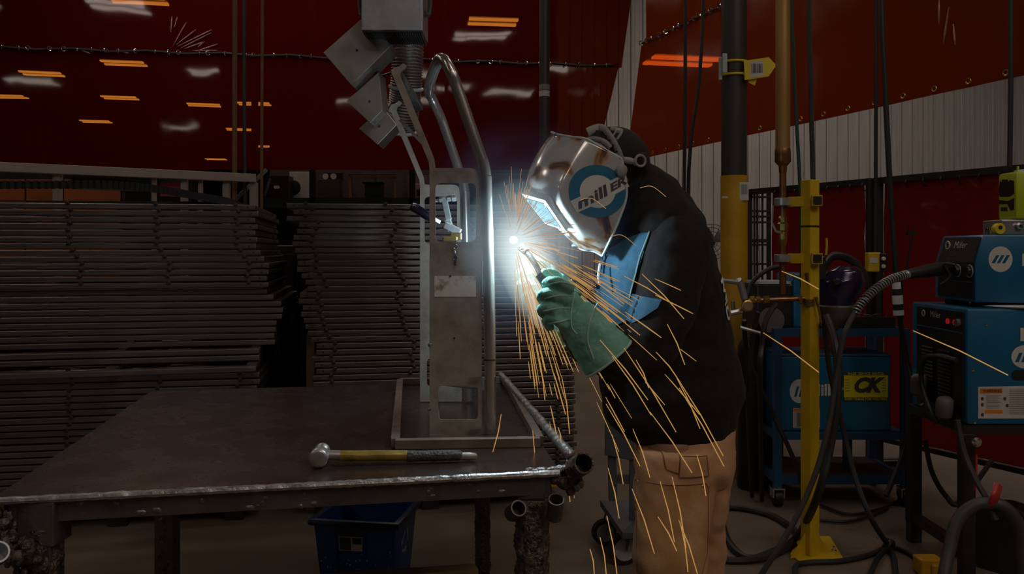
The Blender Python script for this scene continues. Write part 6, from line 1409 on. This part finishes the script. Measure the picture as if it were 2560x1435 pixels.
# ------------------------------------------------------------------ arc, its glow put in as emission, sparks
core = B(); core.sph(ARC, .012, 12, 8, (1, 1, 1)); 
m, N, L = nt('arc_core'); N.remove(N['Principled BSDF']); e = N.new('ShaderNodeEmission'); e.inputs[0].default_value = (.9, .96, 1, 1); e.inputs[1].default_value = .9; L.new(e.outputs[0], N['Material Output'].inputs[0])
m.cycles.emission_sampling = 'NONE'; arc = core.build('welding_arc', 'arc_core', None, smooth=True); tag(arc, 'blinding white welding arc where gun meets the upright tube', 'welding arc')
def glow(name, c, R3, rot, colr, dens, power, label, noise_s=0.):  # self-lit volume that paints the arc's glare into the air
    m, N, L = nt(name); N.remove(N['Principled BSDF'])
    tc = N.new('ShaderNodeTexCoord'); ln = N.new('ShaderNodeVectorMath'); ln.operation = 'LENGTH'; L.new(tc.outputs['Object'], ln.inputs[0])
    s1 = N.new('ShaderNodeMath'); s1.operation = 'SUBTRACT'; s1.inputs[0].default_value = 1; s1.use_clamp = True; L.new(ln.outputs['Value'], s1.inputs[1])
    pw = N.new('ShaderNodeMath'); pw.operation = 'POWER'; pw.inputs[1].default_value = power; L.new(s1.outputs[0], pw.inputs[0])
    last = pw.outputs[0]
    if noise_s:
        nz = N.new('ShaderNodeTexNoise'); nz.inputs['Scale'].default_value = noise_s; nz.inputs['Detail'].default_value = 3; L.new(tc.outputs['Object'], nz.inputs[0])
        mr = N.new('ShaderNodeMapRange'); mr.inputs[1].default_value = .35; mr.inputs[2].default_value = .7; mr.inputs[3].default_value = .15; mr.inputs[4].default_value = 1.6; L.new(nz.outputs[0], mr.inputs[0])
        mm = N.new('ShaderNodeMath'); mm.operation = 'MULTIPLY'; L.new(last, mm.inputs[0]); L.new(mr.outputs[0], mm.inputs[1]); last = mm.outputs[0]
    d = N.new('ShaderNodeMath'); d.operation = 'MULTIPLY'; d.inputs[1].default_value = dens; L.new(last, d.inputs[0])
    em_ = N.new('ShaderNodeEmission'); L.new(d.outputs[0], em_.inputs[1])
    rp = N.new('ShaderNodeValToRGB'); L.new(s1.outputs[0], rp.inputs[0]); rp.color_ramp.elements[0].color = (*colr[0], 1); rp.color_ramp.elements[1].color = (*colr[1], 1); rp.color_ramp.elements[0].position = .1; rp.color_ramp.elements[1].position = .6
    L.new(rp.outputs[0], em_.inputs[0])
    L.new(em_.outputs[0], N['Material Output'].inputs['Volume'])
    b = B(); b.sph((0, 0, 0), 1, 20, 12); o = b.build('arc_flare' if False else 'arc_glow', name, None, smooth=True); o.location = c; o.scale = R3; o.rotation_euler = rot
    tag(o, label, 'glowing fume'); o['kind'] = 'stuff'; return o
glow('glow_core', ARC + V((.02, 0, -.012)), (.185, .17, .19), (0, 0, 0), ((.5, .82, 1), (.9, 1, 1)), 2.1, .65, 'white glow of the welding arc, painted in as an emissive ball')
glow('glow_halo', ARC + V((.03, .05, .02)), (.34, .25, .36), (0, 0, 0), ((.25, .4, 1), (.5, .85, 1)), .7, 1.6, 'faint blue haze of light painted in round the welding arc', 2.2)
glow('glow_jet', P(1325, 680, 2.36), (.085, .08, .18), (0, math.radians(-22), 0), ((.85, 1, .95), (1, 1, .95)), 6, .6, 'pale flare painted in below the arc as an emissive streak')

# sparks: every streak a thin glowing filament leaving the arc point on its own 3-D path
G0 = V((0, 0, -9.8))
def streak(b, d0, sp, t0, t1, r=.0016, drag=0., n=5):
    pts = []
    for i in range(n + 1):
        t = lerp(t0, t1, i / n); pts.append(ARC + d0 * sp * t + .5 * G0 * t * t)
    b.tube(pts, [r * .5] + [r] * (n - 1) + [r * .7], 5)
def sdir(ang, dep=None):      # ang: degrees below the horizontal, to the right in the view
    a = math.radians(ang); dep = random.gauss(-.08, .22) if dep is None else dep
    return V((math.cos(a), dep, -math.sin(a))).normalized()
random.seed(5)
sp1 = B(); sp2 = B()
for k in range(120):     # main shower, down and right
    ang = random.choice((random.gauss(42, 14), random.gauss(58, 10), random.gauss(30, 9), random.uniform(60, 85)))
    v = random.uniform(3.5, 7); l = random.uniform(.03, .13); s = random.uniform(.04, .5) ** 1.0
    streak(sp1, sdir(ang), v, s / v, (s + l) / v, random.uniform(.0009, .0017))
for k in range(70):      # thinner middle of the shower, over the glove
    ang = random.gauss(38, 9); v = random.uniform(4, 7); s = random.uniform(.08, .34); streak(sp1, sdir(ang, random.gauss(-.25, .15)), v, s / v, (s + random.uniform(.04, .12)) / v, random.uniform(.0006, .0011))
for k in range(60):      # steep left edge of the shower
    ang = random.gauss(74, 7); v = random.uniform(3, 6); s = random.uniform(.03, .3); streak(sp1, sdir(ang, random.gauss(0, .15)), v, s / v, (s + random.uniform(.05, .14)) / v, random.uniform(.0009, .0016))
for k in range(120):     # fine fan close round the arc
    ang = random.uniform(-110, 60); v = random.uniform(4, 9); s = random.uniform(.02, .11); streak(sp2, sdir(ang, random.gauss(0, .5)), v, s / v, (s + random.uniform(.03, .11)) / v, random.uniform(.0005, .0009))
for k in range(20):
    ang = random.uniform(-95, -55); v = random.uniform(4, 7); s = random.uniform(.05, .12); streak(sp2, sdir(ang, random.gauss(-.05, .2)), v, s / v, (s + random.uniform(.04, .1)) / v, random.uniform(.0006, .001))
# long falling streaks lower down, placed where the photograph shows them
fall = [((1253, 1035), (1232, 1130)), ((1345, 895), (1362, 1000)), ((1404, 940), (1424, 1085)), ((1395, 1068), (1402, 1110)), ((1412, 1185), (1425, 1255)), ((1520, 1170), (1548, 1296)), ((1530, 1087), (1558, 1210)), ((1517, 1290), (1543, 1440)), ((1500, 1343), (1516, 1440)), ((1475, 1372), (1486, 1440)), ((1582, 1072), (1625, 1194)), ((1580, 1222), (1636, 1384)), ((1645, 1292), (1692, 1378)), ((1650, 1203), (1686, 1355)), ((1680, 1192), (1715, 1370)), ((1697, 1300), (1745, 1440)), ((1700, 1305), (1720, 1430)), ((1742, 1137), (1765, 1240)), ((1690, 940), (1808, 1140)), ((1698, 970), (1810, 1166)), ((1692, 945), (1750, 1072)), ((1625, 1030), (1730, 1182)), ((1560, 870), (1690, 1080)), ((1530, 890), (1628, 1038)), ((1590, 900), (1622, 970)), ((1668, 810), (1712, 912)), ((1500, 850), (1620, 1000)), ((1605, 685), (1710, 797)), ((1560, 690), (1672, 755)), ((1400, 640), (1560, 760)), ((1420, 700), (1600, 838)), ((1640, 880), (1700, 955)), ((1515, 1010), (1600, 1165))]
for (x0_, y0_), (x1_, y1_) in fall:
    dd = random.uniform(2.12, 2.2); a, c = P(x0_, y0_, dd), P(x1_, y1_, dd - .02); mid_ = (a + c) / 2 + V((.003, 0, .002)); sp1.tube([a, mid_, c], [.001, .0016, .0012], 5)
for (x0_, y0_), (x1_, y1_), dd in (((1954, 678), (2047, 723), 3.2), ((1908, 832), (2047, 931), 3.1), ((2283, 827), (2520, 938), 2.9)):
    a, c = P(x0_, y0_, dd), P(x1_, y1_, dd - .05); sp1.tube([a, (a + c) / 2 + V((0, 0, .006)), c], [.0016, .0024, .002], 5)
for (x0_, y0_) in ((1630, 470), (1480, 500), (1555, 592)):      # small arcs bouncing off the helmet and sleeve
    dd = 2.15; sp2.tube(cat([P(x0_ - 30, y0_, dd), P(x0_, y0_ - 4, dd), P(x0_ + 35, y0_ + 22, dd)], 5), .0009, 5)
o = sp1.build('spark_shower', 'spark_hot', None); tag(o, 'shower of long orange welding sparks falling from the arc', 'sparks'); o['kind'] = 'stuff'
o = sp2.build('spark_fan', 'spark_far', None); tag(o, 'fine fan of orange sparks bursting round the arc', 'sparks'); o['kind'] = 'stuff'
